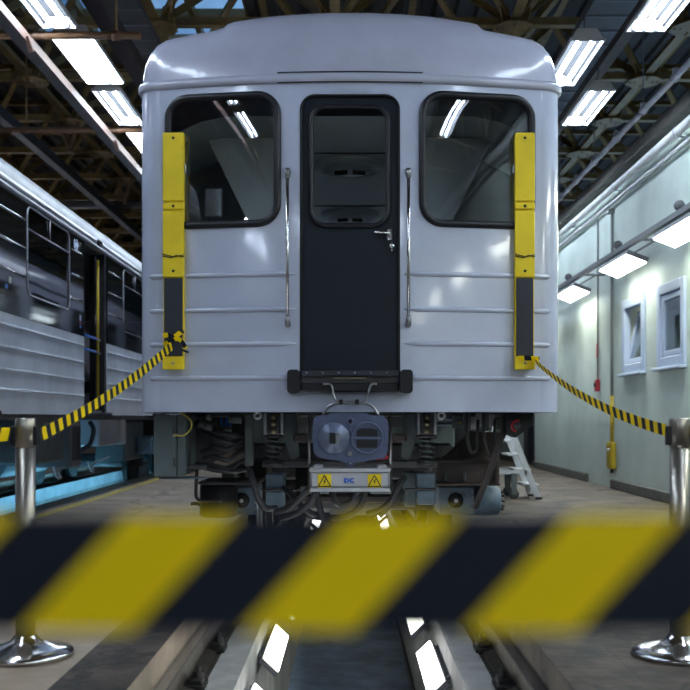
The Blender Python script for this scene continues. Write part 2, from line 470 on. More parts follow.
def window(k, y0, y1, tilt):
    f = MB(); t = .09
    for a in ((y0-.03, y0+t, WZ0-.03, WZ1+.03), (y1-t, y1+.03, WZ0-.03, WZ1+.03), (y0+t, y1-t, WZ1-t, WZ1+.03), (y0+t, y1-t, WZ0-.03, WZ0+t)):
        f.cbox(XW-.035, XW+.06, *a, .01)
    wn_ = struct(obj('window_%d' % k, f, 'pvc'), 'white framed window %s' % ('tilted open above the yellow box' if tilt else 'closed, beside the tilted open one'))
    s0 = MB(); s0.cbox(XW-.09, XW+.02, y0-.05, y1+.05, WZ0-.07, WZ0-.032, .008); obj('window_sill', s0, 'pvc', wn_)
    # sash, tilted inwards (towards the hall) about its bottom edge when open
    sb = MB(); a0, a1, z0, z1 = y0+t+.01, y1-t-.01, WZ0+t+.01, WZ1-t-.01; q = .065
    for a in ((a0, a0+q, z0, z1), (a1-q, a1, z0, z1), (a0+q, a1-q, z0, z0+q), (a0+q, a1-q, z1-q, z1)): sb.cbox(XW-.01, XW+.04, *a, .006)
    gb = MB(); gb.box(XW+.012, XW+.018, a0+q-.01, a1-q+.01, z0+q-.01, z1-q+.01)
    if tilt:
        for mb in (sb, gb):
            mb.v = [(XW + (x-XW) + math.sin(.22)*(z-z0), y, z0 + (z-z0)*math.cos(.22)) for x, y, z in mb.v]
    so = obj('sash', sb, 'pvc', wn_); obj('pane', gb, 'winglass', so)
    # office behind
    o = MB(); X1 = XW+TH
    o.box(X1+1.6, X1+1.65, y0-.7, y1+.7, .9, 3.2).box(X1, X1+1.6, y0-.75, y0-.7, .9, 3.2).box(X1, X1+1.6, y1+.7, y1+.75, .9, 3.2).box(X1, X1+1.6, y0-.7, y1+.7, .85, .9).box(X1, X1+1.6, y0-.7, y1+.7, 3.2, 3.25)
    obj('office_lining', o, 'lining', wn_)
    for i in range(7):
        s1 = MB(); yy = y0 + .12 + i*(y1-y0-.24)/6; s1.box(XW+.26, XW+.266, yy-.045, yy+.045, WZ0+.05, WZ1-.04)
        obj('blind_slat', s1, 'blind', wn_)
    s1 = MB(); s1.cbox(X1+.55, X1+.8, y0+.2, y0+.9, 1.95, 2.02, .02); obj('office_lamp', s1, 'officeglow', wn_)
window(1, *WIN[0], True); window(2, *WIN[1], False)

# ---- other walls
s0 = MB(); s0.box(-15.3, 9.3, HY1, HY1+.3, -.5, 8.4); struct(obj('wall_back', s0, 'wallfar'), 'dark end wall of the hall')
s0 = MB(); s0.box(-15.3, 9.3, HY0-.3, HY0, -.5, 8.4); struct(obj('wall_front', s0, 'wallfar'), 'dark end wall behind the viewer')
s0 = MB(); s0.box(-15.3, -15, HY0, HY1, -.5, 8.4); struct(obj('wall_left', s0, 'wallfar'), 'dark far side wall of the hall')
s0 = MB(); s0.box(9, 9.3, HY0, HY1, 4.3, 8.4); struct(obj('wall_right_upper', s0, 'wallfar'), 'dark wall above the office block')

# ---- ceiling: deck, skylight, double layer space frame
ZD = 7.9
SKX0, SKX1, SKY0, SKY1 = -5.6, -1.75, 12.6, 18.5
def deck_part(x0, x1, y0, y1):
    d = MB(); n = max(1, int((x1-x0)/.35)); p = (x1-x0)/n
    prof = []
    for i in range(n):
        a = x0 + i*p; prof += [(a, ZD), (a+p*.45, ZD), (a+p*.55, ZD+.07), (a+p*.9, ZD+.07)]
    prof.append((x1, ZD)); prof += [(x1, ZD+.2), (x0, ZD+.2)]
    return d.prism(prof, 'y', y0, y1)
ceil = struct(obj('ceiling', deck_part(-15.2, SKX0, HY0, HY1), 'deck'), 'dark corrugated roof deck over a brown steel space frame')
for a in ((SKX1, 9.3, HY0, HY1), (SKX0, SKX1, HY0, SKY0), (SKX0, SKX1, SKY1, HY1)):
    obj('roof_deck', deck_part(*a), 'deck', ceil)
nx_, ny_ = 4, 5
for i in range(nx_):
    for j in range(ny_):
        a = SKX0 + (SKX1-SKX0)*i/nx_; b = SKX0 + (SKX1-SKX0)*(i+1)/nx_
        c_ = SKY0 + (SKY1-SKY0)*j/ny_; d_ = SKY0 + (SKY1-SKY0)*(j+1)/ny_
        s0 = MB(); s0.box(a+.04, b-.04, c_+.04, d_-.04, ZD+.10, ZD+.11); obj('skylight_pane', s0, 'skyglass', ceil)
for i in range(nx_+1):
    a = SKX0 + (SKX1-SKX0)*i/nx_; s0 = MB(); s0.box(a-.045, a+.045, SKY0, SKY1, ZD+.02, ZD+.18); obj('skylight_bar', s0, 'truss', ceil)
for j in range(ny_+1):
    a = SKY0 + (SKY1-SKY0)*j/ny_; s0 = MB(); s0.box(SKX0, SKX1, a-.045, a+.045, ZD+.015, ZD+.175); obj('skylight_bar', s0, 'truss', ceil)

ZB, ZT = 6.4, 7.72
NX = [-12.45, -10.0, -7.55, -5.1, -2.65, -.2, 2.25, 4.7, 7.15]
NY = [13.8 + 2.2*k for k in range(-10, 13)]
def angle_bar(p0, p1, s=.11, t=.014):
    p0 = Vector(p0); p1 = Vector(p1); m = MB()
    d = (p1-p0).normalized(); side = d.cross(Vector((0, 0, 1))).normalized(); up = side.cross(d)
    for pts in (((-s/2, 0), (s/2, 0), (s/2, t), (-s/2, t)), ((-t/2, t), (t/2, t), (t/2, s), (-t/2, s))):
        vs = [p + side*a + up*b for p in (p0, p1) for a, b in pts]
        m.add(vs, [(3,2,1,0),(4,5,6,7),(0,1,5,4),(1,2,6,5),(2,3,7,6),(3,0,4,7)])
    return m
for y in NY:
    obj('cross_chord', angle_bar((-15, y, ZB), (9, y, ZB), .13), 'truss', ceil)
for x in NX:
    obj('long_chord', angle_bar((x, HY0, ZB+.02), (x, HY1, ZB+.02), .13), 'truss', ceil)
g = MB(); oc = [(.30*math.cos(PI*k/4+PI/8)*(1 if k % 2 else .92), .30*math.sin(PI*k/4+PI/8)) for k in range(8)]
g.prism(oc, 'z', -.03, -.012)
for k in range(4):
    a = k*PI/2
    for r_ in (.14, .22): g.lathe([(.0, -.045), (.018, -.045), (.018, -.028)], (r_*math.cos(a), r_*math.sin(a), 0), 'z', 6)
for k in range(4):
    a = PI/4 + k*PI/2; c, s_ = math.cos(a), math.sin(a)
    g.add([(c*.04-.01*s_, s_*.04+.01*c, 0), (c*.26-.01*s_, s_*.26+.01*c, .02), (c*.30-.01*s_, s_*.30+.01*c, .22), (c*.12-.01*s_, s_*.12+.01*c, .24),
           (c*.04+.01*s_, s_*.04-.01*c, 0), (c*.26+.01*s_, s_*.26-.01*c, .02), (c*.30+.01*s_, s_*.30-.01*c, .22), (c*.12+.01*s_, s_*.12-.01*c, .24)],
          [(0,1,2,3),(7,6,5,4),(0,4,5,1),(1,5,6,2),(2,6,7,3),(3,7,4,0)])
gm = raw_mesh('gusset_plate', g, 'truss')
dx, dy, dz = 1.225, 1.1, ZT-ZB
bm_ = {}
for sx in (-1, 1):
    for sy in (-1, 1):
        bm_[(sx, sy)] = raw_mesh('diagonal_brace', angle_bar((sx*.12, sy*.12, .1), (sx*dx, sy*dy, dz), .11), 'truss')
rest = MB(); nb = 0
for y in NY:
    for x in NX:
        near = 12.5 < y < 31 and -11 < x < 6
        if near or y < 36: inst('gusset_plate', gm, (x, y, ZB), ceil)
        for sx in (-1, 1):
            for sy in (-1, 1):
                if near and nb < 296:
                    inst('diagonal_brace', bm_[(sx, sy)], (x, y, ZB), ceil); nb += 1
                else:
                    m = angle_bar((x+sx*.12, y+sy*.12, ZB+.1), (x+sx*dx, y+sy*dy, ZT), .11); rest.add(m.v, m.f)
ro = obj('far_braces', rest, 'truss', ceil); ro['kind'] = 'stuff'
for i, y in enumerate(NY[:-1]):
    obj('upper_chord', angle_bar((-15, y+1.1, ZT), (9, y+1.1, ZT), .11), 'truss', ceil)
for x in NX[:-1]:
    obj('upper_chord', angle_bar((x+1.225, HY0, ZT+.02), (x+1.225, HY1, ZT+.02), .11), 'truss', ceil)

# ================================================================== RAILS
def rail(x, label):
    y0, y1 = -1.0, 30.0; z0 = -.288; h = RZ - z0
    p = [(-.07, z0), (.07, z0), (.07, z0+.012), (.012, z0+.03), (.012, z0+h-.045), (.034, z0+h-.035), (.034, z0+h-.006), (-.034, z0+h-.006), (-.034, z0+h-.035), (-.012, z0+h-.045), (-.012, z0+.03), (-.07, z0+.012)]
    o = obj('running_rail', MB().prism([(x+a, b) for a, b in p], 'y', y0, y1), 'rail'); tag(o, label, 'rail')
    obj('rail_head', MB().box(x-.032, x+.032, y0, y1, RZ-.008, RZ), 'railtop', o)
    return o
c0 = MB(); c0.cbox(-.11, .11, -.075, .075, 0, .03, .006); c0.cbox(.03, .10, -.05, .05, .02, .055, .008); c0.cbox(-.10, -.03, -.05, .05, .02, .055, .008)
for s in (-1, 1):
    c0.lathe([(0, .10), (.013, .10), (.013, .05)], (s*.075, 0, 0), 'z', 6); c0.lathe([(0, .078), (.026, .078), (.026, .05)], (s*.075, 0, 0), 'z', 6)
cm = raw_mesh('rail_clip', c0, 'iron')
for x, lab in ((-.797, 'left-hand steel rail in the floor beside the lit pit, under the white car'), (.797, 'right-hand steel rail in the floor beside the lit pit, under the white car'),
               (TC+.797, 'dark steel rail under the near side of the black banded car'), (TC-.797, 'dark steel rail under the far side of the black banded car')):
    r_ = rail(x, lab)
    for k in range(22 if abs(x) < 1 else 0): inst('rail_clip', cm, (x, 3.25+.76*k, -.288), r_)

# ================================================================== METRO CARS
W = 1.346; RC = .136; YF = 6.2; BZ = 1.037; GZ = 3.108
def yf(x): return YF + .1*x*x
def fx(u, x=0.0):
    for _ in range(6): x = (u-U0)*yf(x)/F
    return x
def fz(v, x=0.0): return EYE - (v-V0)*yf(x)/F
YE = 24.5

def outline(off=0.0, n=20, ye=YE):
    """plan outline of the car from the left rear round the front to the right rear, pushed out by off"""
    L = []
    cx = W-RC; cy = yf(cx)+RC
    for k in range(13):
        a = PI/2*k/12; L.append((cx + (RC+off)*math.cos(a), cy - (RC+off)*math.sin(a)))
    right = [(W+off, ye), (W+off, cy+3.0), (W+off, cy+.4)] + L
    front = [(x, yf(x)-off) for x in [cx - 2*cx*i/n for i in range(1, n)]]
    left = [(-x, y) for x, y in right]
    return left + front[::-1] + right[::-1]

def white_car():
    car = thing('metro_car', (0, YF, RZ), 'white metro car with a black end door, standing over the inspection pit', 'metro car')
    cx = W-RC
    # --- openings
    wl_ = rrect(-1.150, -.452, fz(224.5, .8), fz(96.5, .8), .125, 7)
    wr_ = [(-x, z) for x, z in wl_][::-1]
    door = rrect(-.304, .304, 1.285, fz(95), [.085, .085, .001, .001], 6)
    V, Fc = sheet([(-cx, BZ), (cx, BZ), (cx, GZ), (-cx, GZ)], [wl_, wr_, door], 26, 20)
    fp = MB(); fp.add([(x, yf(x), z) for x, z in V], Fc, True)
    front = obj('front_panel', fp, 'paint', car)
    # bottom flange of the front
    fb = MB(); ol = outline(-.004, ye=7.5); fb.grid([[(x, y, BZ-.002) for x, y in ol], [(x*.97, y+.05, BZ-.002) for x, y in ol]]); obj('bottom_flange', fb, 'rubber', car)
    # --- corners and sides (side sheets have window gaps)
    for s, side in ((-1, 'left'), (1, 'right')):
        cn = MB(); pts = []
        for k in range(13):
            a = PI/2*k/12; pts.append((s*(cx + RC*math.cos(a)), yf(cx)+RC - RC*math.sin(a)))
        cn.grid([[(x, y, z) for x, y in pts] for z in (BZ, 1.6, 2.2, 2.7, GZ)]); obj('corner_post', cn, 'paint', car)
        yc = yf(cx)+RC
        sd = MB(); sd.box(s*W, s*(W-.03), yc, YE, BZ, 1.95).box(s*W, s*(W-.03), yc, YE, 2.95, GZ)
        yy = yc
        while yy < YE:
            sd.box(s*W, s*(W-.03), yy, min(yy+.6, YE), 1.95, 2.95); yy += 2.1
        obj('side_panel', sd, 'paint', car)
        yy = yc
        while yy+.6 < YE:
            s0 = MB(); s0.add([(s*(W-.015), yy+.6, 1.95), (s*(W-.015), min(yy+2.1, YE), 1.95), (s*(W-.015), min(yy+2.1, YE), 2.95), (s*(W-.015), yy+.6, 2.95)], [(0, 1, 2, 3)]); obj('side_window_pane', s0, 'sideglass', car); yy += 2.1
    s0 = MB(); s0.box(-W+.03, W-.03, YE-.04, YE, BZ, GZ); obj('rear_panel', s0, 'paint', car)
    # --- roof heightfield
    Rr = .14
    def roof_h(x, y):
        dYY = y - yf(x); qx = abs(x)-(W-Rr); qy = Rr-dYY
        e = Rr - (math.hypot(max(qx, 0), max(qy, 0)) + min(max(qx, qy), 0))
        e = max(0, e); t = min(1, e/.36)
        s_ = (1-(1-t)**2.5)**.4
        arch = .435 - .055*(x/1.0)**2
        st = .5 - .5*math.tanh((abs(x-.02)-.825)/.018)
        ramp = min(1, max(0, (dYY-.02)/.30)); ramp = ramp*ramp*(3-2*ramp)
        return GZ + .03 + arch*s_ + .060*st*ramp*min(1, (1.6-abs(x))/1.6+.35)
    xs = [W*math.sin(PI/2*k/16) for k in range(17)]
    xs = sorted(set([round(x, 4) for x in xs] + [.79, .805, .815, .825, .835, .845, .86, .88]))
    xs = [-x for x in xs[::-1] if x > 0] + xs
    ds = [0, .0015, .006, .014, .026, .042, .065, .09, .12, .155, .2, .25, .31, .38, .5, .8, 1.5, 4, 9, 17.5]
    rows = []
    for d in ds:
        row = []
        for x in xs:
            k = max(abs(x)-(W-Rr), 0); y = yf(x) + (Rr - math.sqrt(max(0, Rr*Rr-k*k))) + d
            row.append((x, y, roof_h(x, y)))
        rows.append(row)
    roof = obj('roof', MB().grid(rows), 'roofpaint', car)
    # eave bead / gutter
    gt = MB(); gt.grid([[(x, y, z) for x, y in outline(o)] for o, z in ((-.02, GZ-.03), (.012, GZ-.028), (.022, GZ-.012), (.024, GZ+.01), (.014, GZ+.028), (-.01, GZ+.034))]); obj('gutter', gt, 'roofpaint', car)
    for z in (GZ-.026, GZ+.036):
        s0 = MB(); s0.tube([(x, yf(x)-.012, z) for x in [-.45+.9*i/10 for i in range(11)]], .0045, 6); obj('gutter_seam', s0, 'black', car)
    # --- window gaskets and glass
    for poly, nm in ((wl_, 'l'), (wr_, 'r')):
        gk = MB(); gk.tube([(x, yf(x)-.006, z) for x, z in poly], .024, 8, closed=True)
        win = obj('window_gasket', gk, 'gasket', car)
        V2, F2 = sheet(poly, [], 12, 8); pn = MB(); pn.add([(x, yf(x)+.004, z) for x, z in V2], F2, True); obj('window_pane', pn, 'glass', win)
    # --- end door
    dw = rrect(fx(311), fx(388), fz(225), fz(106), .092, 6)
    V3, F3 = sheet(door, [dw], 8, 14); dp = MB(); dp.add([(x, YF+.022, z) for x, z in V3], F3)
    dro = obj('end_door', dp, 'doorpaint', car)
    dg = MB(); dg.tube([(x, YF+.012, z) for x, z in dw], .016, 8, closed=True); obj('door_window_gasket', dg, 'gasket', dro)
    V4, F4 = sheet(dw, [], 6, 6); d4 = MB(); d4.add([(x, YF+.020, z) for x, z in V4], F4); obj('door_window_pane', d4, 'doorglass', dro)
    rim = MB(); rim.tube([(x, YF+.0005+.1*x*x, z) for x, z in door], .008, 6, closed=True); obj('door_rim', rim, 'rubber', dro)
    hd = MB(); a = at(390, 233, YF-.03); b = at(374, 232, YF-.035); hd.cyl(a, b, .0075, 8); hd.cyl(a, (a.x, YF+.025, a.z), .012, 10); hd.cbox(a.x-.018, a.x+.018, YF+.008, YF+.022, a.z-.035, a.z+.035, .006); obj('door_handle', hd, 'chrome', dro)
    lk = MB(); c = at(392, 245.5, YF); lk.lathe([(0, -.002), (.009, -.002), (.018, .006), (.020, .024)], (c.x, YF, c.z), 'y', 14); lk.cyl((c.x, YF+.012, c.z-.035), (c.x, YF+.02, c.z+.035), .006, 8); obj('door_lock', lk, 'chrome', dro)
    # --- pressed ribs
    for v in (275, 310, 344, 378):
        for s in (-1, 1):
            rb = MB(); z = fz(v, .8)
            pts = [(s*x, yf(x)-.000, z) for x in [.335 + (1.20-.335)*i/10 for i in range(11)]] + [(s*(cx + RC*math.sin(a)), yf(cx)+RC-RC*math.cos(a), z) for a in (.15, .35, .5)]
            rb.tube(pts, [.004] + [.016]*(len(pts)-2) + [.004], 8); obj('pressed_rib', rb, 'paint', car)
    # --- grab rails
    for u in (288, 408):
        x = fx(u); y = yf(x)
        gr = MB(); gr.cyl((x, y-.06, fz(176)), (x, y-.06, fz(320)), .0105, 12); g_ = obj('grab_rail', gr, 'chrome', car)
        for v in (175, 321):
            mt = MB(); z = fz(v); mt.cyl((x, y-.06, z-.03), (x, y-.06, z+.03), .016, 10); mt.cyl((x, y-.062, z + (.022 if v < 200 else -.022)), (x, y+.002, z + (.022 if v < 200 else -.022)), .014, 10, .02); obj('rail_mount', mt, 'steel', g_)
    # --- folded barrier strips
    for u0, u1 in ((163, 183.5), (515.5, 534.5)):
        xm = fx((u0+u1)/2); yb = yf(xm)-.055; xm = ((u0+u1)/2-U0)*(yb-.012)/F; hw = (u1-u0)/2*(yb-.012)/F
        def Z(v): return EYE - (v-V0)*(yb-.01)/F
        bk = MB(); bk.cbox(xm-hw, xm+hw, yb, yb+.05, Z(369), Z(132), .004); br = obj('barrier_strip', bk, 'yellow', car, 'yellow and black folding barrier strip on the car end')
        for v0, v1 in ((133, 201), (203, 209), (211, 277)):
            pl = MB(); pl.cbox(xm-hw-.002, xm+hw+.002, yb-.014, yb-.001, Z(v1), Z(v0), .003); obj('cover_plate', pl, 'yellow', br)
        pl = MB(); pl.cbox(xm-hw+.006, xm+hw-.006, yb-.012, yb-.001, Z(356), Z(278), .003); obj('rubber_face', pl, 'blackplate', br)
        pl = MB(); pl.cbox(xm-hw-.002, xm+hw+.002, yb-.022, yb-.001, Z(369.5), Z(357), .003); obj('end_plate', pl, 'yellow', br)
        for v, m_ in ((138, 'black'), (206, 'black'), (271, 'black'), (363, 'steel')):
            bt = MB(); bt.lathe([(0, -.004), (.008, -.004), (.0095, 0)], (xm, yb-(.0225 if v == 363 else .0145), Z(v)), 'y', 10); obj('bolt', bt, m_, br)
        for v in (170, 171):
            s = -1 if v == 170 else 1
            bt = MB(); bt.cbox(xm+s*(hw+.002), xm+s*(hw+.012), yb, yb+.03, Z(173), Z(164), .003); obj('clip', bt, 'steel', br)
        tb = MB(); tb.tube([(xm-hw-.004, yb-.017, Z(256)), (xm-.01, yb-.019, Z(258)), (xm+.02, yb-.019, Z(255.5)), (xm+hw+.004, yb-.017, Z(257))], .003, 6); tb.tube([(xm-hw-.004, yb-.018, Z(254)), (xm, yb-.019, Z(257)), (xm+hw+.004, yb-.018, Z(255))], .003, 6); obj('wire_tie', tb, 'black', br)
    # --- folding footboard at the door
    fbd = MB(); zt, zb_ = fz(371), fz(392)
    fbd.cbox(-.30, .30, YF-.09, YF-.005, zt-.035, zt, .006); ft = obj('footboard', fbd, 'blackplate', car)
    s0 = MB(); s0.cbox(-.30, .30, YF-.07, YF-.004, zb_, zb_+.055, .008); obj('lower_plate', s0, 'rubber', ft)
    s0 = MB(); s0.box(-.29, .29, YF-.05, YF-.01, zb_+.055, zt-.035); obj('hinge_core', s0, 'bogie', ft)
    for k in range(6):
        s0 = MB(); s0.lathe([(0, -.003), (.005, -.002), (.005, .002)], (-.265+k*.098, YF-.091, zt-.014), 'y', 8); obj('rivet', s0, 'steel', ft)
    for s in (-1, 1):
        s0 = MB(); s0.prism(rrect(s*.345-.038, s*.345+.038, zb_-.01, zt+.004, .022, 4), 'y', YF-.11, YF+.012); obj('end_bracket', s0, 'rubber', ft)
    s0 = MB(); s0.cbox(-.10, .10, YF-.075, YF-.052, zt-.052, zt-.042, .002); obj('brass_strip', s0, 'brass', ft)
    # --- wire hoop over the coupler
    hp = MB(); P = lambda u, v, d=-.10: at(u, v, YF+d)
    hp.tube(smooth_path([P(323, 384), P(331, 385), P(335, 399), P(342, 402), P(352, 402), P(361, 402), P(366, 399), P(371, 385), P(377, 384)], 4), .007, 8)
    hp.tube(smooth_path([P(322, 416), P(328, 407), P(338, 403.5), P(351, 403.5), P(365, 403.5), P(373, 407), P(379, 416)], 4), .0085, 8)
    hoop = obj('coupler_hoop', hp, 'steel', car)
    for u in (341, 357):
        s0 = MB(); a = P(u, 402, -.10); s0.cbox(a.x-.012, a.x+.012, a.y-.014, a.y+.014, a.z-.016, a.z+.016, .003); obj('hoop_clamp', s0, 'iron', hoop)
    # --- coupler head
    YC = YF-.22
    def CP(u, v): q = at(u, v, YC); return (q.x, q.z)
    pl = [(313.5, 419), (317, 415.5), (327, 415), (331, 413), (366, 413), (372, 415.5), (383, 415.5), (387.5, 420), (388.5, 430), (387.5, 450), (385, 458), (372, 460), (364, 461.5), (355, 463), (353, 466), (350.5, 467), (347.5, 466), (345.5, 463), (338, 460.5), (328, 459.5), (318, 457), (313.5, 452), (312.5, 436)]
    ch = MB(); poly = [CP(*q) for q in pl]; ch.prism(poly, 'y', YC, YC+.10)
    cc = CP(350, 439)
    ch.prism([((x-cc[0])*.72+cc[0], (z-cc[1])*.72+cc[1]) for x, z in poly], 'y', YC+.10, YC+.32)
    ch.cyl((cc[0], YC+.30, cc[1]), (cc[0], YC+1.3, cc[1]), .085, 16)
    cpl = obj('coupler_head', ch, 'coupler', car)
    a = CP(333.5, 438); cn = MB(); cn.lathe([(.095, .004), (.095, -.012), (.088, -.018), (.052, -.028), (.050, -.03), (0, -.03)], (a[0], YC, a[1]), 'y', 32); obj('coupler_cone', cn, 'couplermetal', cpl)
    s0 = MB(); s0.box(a[0]-.024, a[0]+.012, YC-.036, YC-.02, a[1]-.032, a[1]+.032); obj('cone_slot', s0, 'void', cpl)  # black block standing in for the dark inside of the slot
    s0 = MB(); s0.cbox(a[0]+.012, a[0]+.036, YC-.045, YC-.03, a[1]-.03, a[1]+.03, .004); obj('cone_tongue', s0, 'steel', cpl)
    b = CP(367, 438)
    s0 = MB(); s0.lathe([(.097, .002), (.100, -.010), (.092, -.016), (.086, -.004), (.084, -.002)], (b[0], YC, b[1]), 'y', 32); obj('funnel_ring', s0, 'coupler', cpl)
    for sg in (-1, 1):
        s0 = MB(); z0, z1 = (b[1]+.012, b[1]+.058) if sg > 0 else (b[1]-.058, b[1]-.012)
        q = [(b[0]-.062, z0), (b[0]+.062, z0), (b[0]+.062, z1-(.0 if sg < 0 else .012)), (b[0]+.03, z1), (b[0]-.03, z1), (b[0]-.062, z1-(.0 if sg < 0 else .012))]
        s0.prism(q, 'y', YC-.004, YC+.01); obj('funnel_slot', s0, 'void', cpl)
    s0 = MB(); s0.cbox(a[0]+.03, b[0]+.085, YC-.010, YC-.001, b[1]-.007, b[1]+.007, .002); obj('coupler_rod', s0, 'couplermetal', cpl)
    s0 = MB(); s0.box(a[0]+.028, a[0]+.075, YC-.008, YC-.002, a[1]-.012, a[1]+.012); obj('cone_slot', s0, 'void', cpl)
    for u, v, rr in ((350, 421.5, .024), (350, 453.5, .026), (350.5, 463, .012)):
        q = CP(u, v); s0 = MB(); s0.lathe([(rr, .002), (rr, -.012), (rr*.6, -.014), (rr*.55, -.004)], (q[0], YC, q[1]), 'y', 18); vp = obj('air_port', s0, 'coupler', cpl)
        s0 = MB(); s0.lathe([(rr*.55, -.005), (0, -.005)], (q[0], YC, q[1]), 'y', 14); obj('port_hole', s0, 'void' if v < 430 else 'steel', cpl)
    s0 = MB(); q = at(383, 458, YC+.02); s0.cbox(q.x-.03, q.x+.03, q.y-.01, q.y+.02, q.z-.008, q.z+.01, .004); s0.cyl((q.x+.012, q.y, q.z), (q.x+.03, q.y, q.z+.014), .009, 8); s0.cyl((q.x-.02, q.y, q.z-.004), (q.x-.035, q.y, q.z-.012), .008, 8); obj('red_valve_handle', s0, 'red', cpl)
    # --- white high-voltage connector box below the coupler
    YD = YF-.20
    def BX(u, v): q = at(u, v, YD); return q
    p0 = BX(310, 490.5); p1 = BX(390, 469)
    s0 = MB(); s0.cbox(p0.x, p1.x, YD, YD+.16, p0.z+.016, p1.z-.012, .012); db = obj('connector_box', s0, 'dcbox', car, 'silver high-voltage connector box under the coupler')
    for z in (p0.z+.004, p1.z-.008):
        s0 = MB(); s0.cbox(p0.x-.006, p1.x+.006, YD-.014, YD+.165, z-.01, z+.012, .004); obj('box_lip', s0, 'dcbox', db)
    for u in (309.5, 390.5):
        s0 = MB(); q = BX(u, 480); s0.tube(smooth_path([(q.x, YD-.01, p0.z), (q.x-.004*(1 if u > 350 else -1)*-1, YD-.012, q.z), (q.x, YD, p1.z+.02), (q.x + (.03 if u < 350 else -.03), YD+.04, p1.z+.03)], 4), .007, 8); obj('box_bail', s0, 'iron', db)
    for u in (318, 382):
        s0 = MB(); q = BX(u, 467.5); s0.cbox(q.x-.03, q.x+.03, YD+.02, YD+.1, q.z-.02, q.z+.016, .006); obj('box_bracket', s0, 'dcbox', db)
    for u in (324.5, 374.5):
        q = BX(u, 481); h = .041
        s0 = MB(); s0.cbox(q.x-h, q.x+h, YD-.004, YD+.002, q.z-h, q.z+h, .001); sg = obj('warning_sign', s0, 'yellow', db, 'yellow high-voltage warning sign')
        tri = [(0, .034), (-.037, -.032), (.037, -.032)]
        s0 = MB()
        for i in range(3):
            A = tri[i]; B = tri[(i+1) % 3]; s0.bar((q.x+A[0], YD-.0055, q.z+A[1]), (q.x+B[0], YD-.0055, q.z+B[1]), .002, .006)
        obj('triangle', s0, 'black', sg)
        bol = [(.006, .016), (-.008, -.004), (-.001, -.004), (-.006, -.022), (.010, .0), (.002, .0), (.010, .016)]
        s0 = MB(); s0.prism([(q.x+x, q.z+z) for x, z in bol], 'y', YD-.0062, YD-.0045); obj('lightning_bolt', s0, 'black', sg)
    q = BX(349.3, 480.4); s0 = MB(); u_ = .0062
    # blocky blue lettering mark: a D with a notch and a C
    for x0, x1, z0, z1 in ((-5.2, -3.4, -2.2, 2.2), (-3.4, -1.6, 1.0, 2.2), (-3.4, -1.6, -2.2, -1.0), (-1.6, -.5, -1.6, 1.6), (.4, 1.9, -2.0, 2.0), (1.9, 4.6, 1.0, 2.2), (1.9, 4.6, -2.2, -1.0), (-.6, .5, -.4, .4)):
        s0.box(q.x+x0*u_, q.x+x1*u_, YD-.0035, YD-.0005, q.z+z0*u_, q.z+z1*u_)
    obj('lettering', s0, 'blue', db, 'blue DC lettering')
    s0 = MB(); s0.box(q.x-.034, q.x+.034, YD-.003, YD-.0005, q.z-.0185, q.z-.0165); obj('lettering_line', s0, 'lampgrey', db)

    # ================= underframe
    def pbox(name, u0, v0, u1, v1, Y, dep, m, lab=None, b=.008, par=car):
        a = at(u0, v1, Y); c = at(u1, v0, Y); s0 = MB(); s0.cbox(a.x, c.x, Y, Y+dep, a.z, c.z, b); return obj(name, s0, m, par, lab)
    def hose(ctrl, r, m='hose', name='hose', par=car):
        s0 = MB(); s0.tube(smooth_path([at(*c) for c in ctrl], 6), r, 8); return obj(name, s0, m, par)
    # floor pan and headstock
    s0 = MB(); s0.box(-W+.05, W-.05, YF+.35, YE-.1, BZ+.04, BZ+.10); obj('floor_pan', s0, 'bogie', car)
    s0 = MB(); s0.cbox(-1.2, 1.2, YF+.95, YF+1.1, BZ-.03, BZ+.06, .01); obj('headstock', s0, 'bogie', car)
    for s in (-1, 1):
        s0 = MB(); s0.cbox(s*.42-.05, s*.42+.05, YF+.6, YE-.5, BZ-.12, BZ+.06, .01); obj('sole_bar', s0, 'bogie', car)
    # grey-green cabinet on the left
    Yc = 6.62
    cab = pbox('equipment_cabinet', 153.5, 415, 176, 477, Yc, .75, 'greygreen', 'grey green equipment cabinet hung under the car floor')
    s0 = MB(); a = at(176, 477, Yc); c = at(185, 415, Yc); s0.cbox(a.x, c.x, Yc+.03, Yc+.7, a.z+.01, c.z, .006); obj('side_case', s0, 'greygreen', cab)
    for v in (430, 462):
        s0 = MB(); q = at(174.5, v, Yc); s0.cbox(q.x-.008, q.x+.008, Yc-.008, Yc+.002, q.z-.03, q.z+.03, .002); obj('hinge', s0, 'bogie', cab)
    s0 = MB(); a = at(160, 413.5, Yc); s0.box(a.x, a.x+.16, Yc+.02, Yc+.3, a.z, BZ+.06); obj('hanger', s0, 'bogie', cab)
    pbox('base_skid', 158, 477.2, 205, 479, Yc+.1, .12, 'bluegrey')
    s0 = MB(); q0 = at(174, 435, Yc); s0.lathe([(0, -.012), (.012, -.012), (.014, 0)], (q0.x, Yc-.001, q0.z), 'y', 10); obj('cable_gland', s0, 'steel', cab)
    hose([(174, 435, Yc-.02), (183, 435.5, Yc-.04), (190, 430, Yc-.05), (191.5, 422, Yc-.05), (186, 416, Yc-.03), (180, 413, Yc)], .006, 'wire_y', 'yellow_cable')
    # frame work right of cabinet
    for u in (182, 187): pbox('cabinet_strut', u, 418, u+3.2, 468, 6.75, .04, 'bogie')
    pbox('lower_longeron', 178, 465, 206, 470, 6.7, .1, 'bogie')
    pbox('relay_case', 187, 421, 208, 464, 7.1, .5, 'bogie')
    pbox('relay_case', 208, 428, 224, 455, 7.15, .5, 'bogie')
    hoop2 = [(197, 468, 6.75), (196, 490, 6.75), (197, 498, 6.75), (203, 501, 6.75), (222, 501, 6.75)]
    hose(hoop2, .012, 'iron', 'step_iron')
    hose([(191, 504, 6.85), (196, 503.5, 6.85), (201, 505, 6.85)], .012, 'iron', 'step_iron')
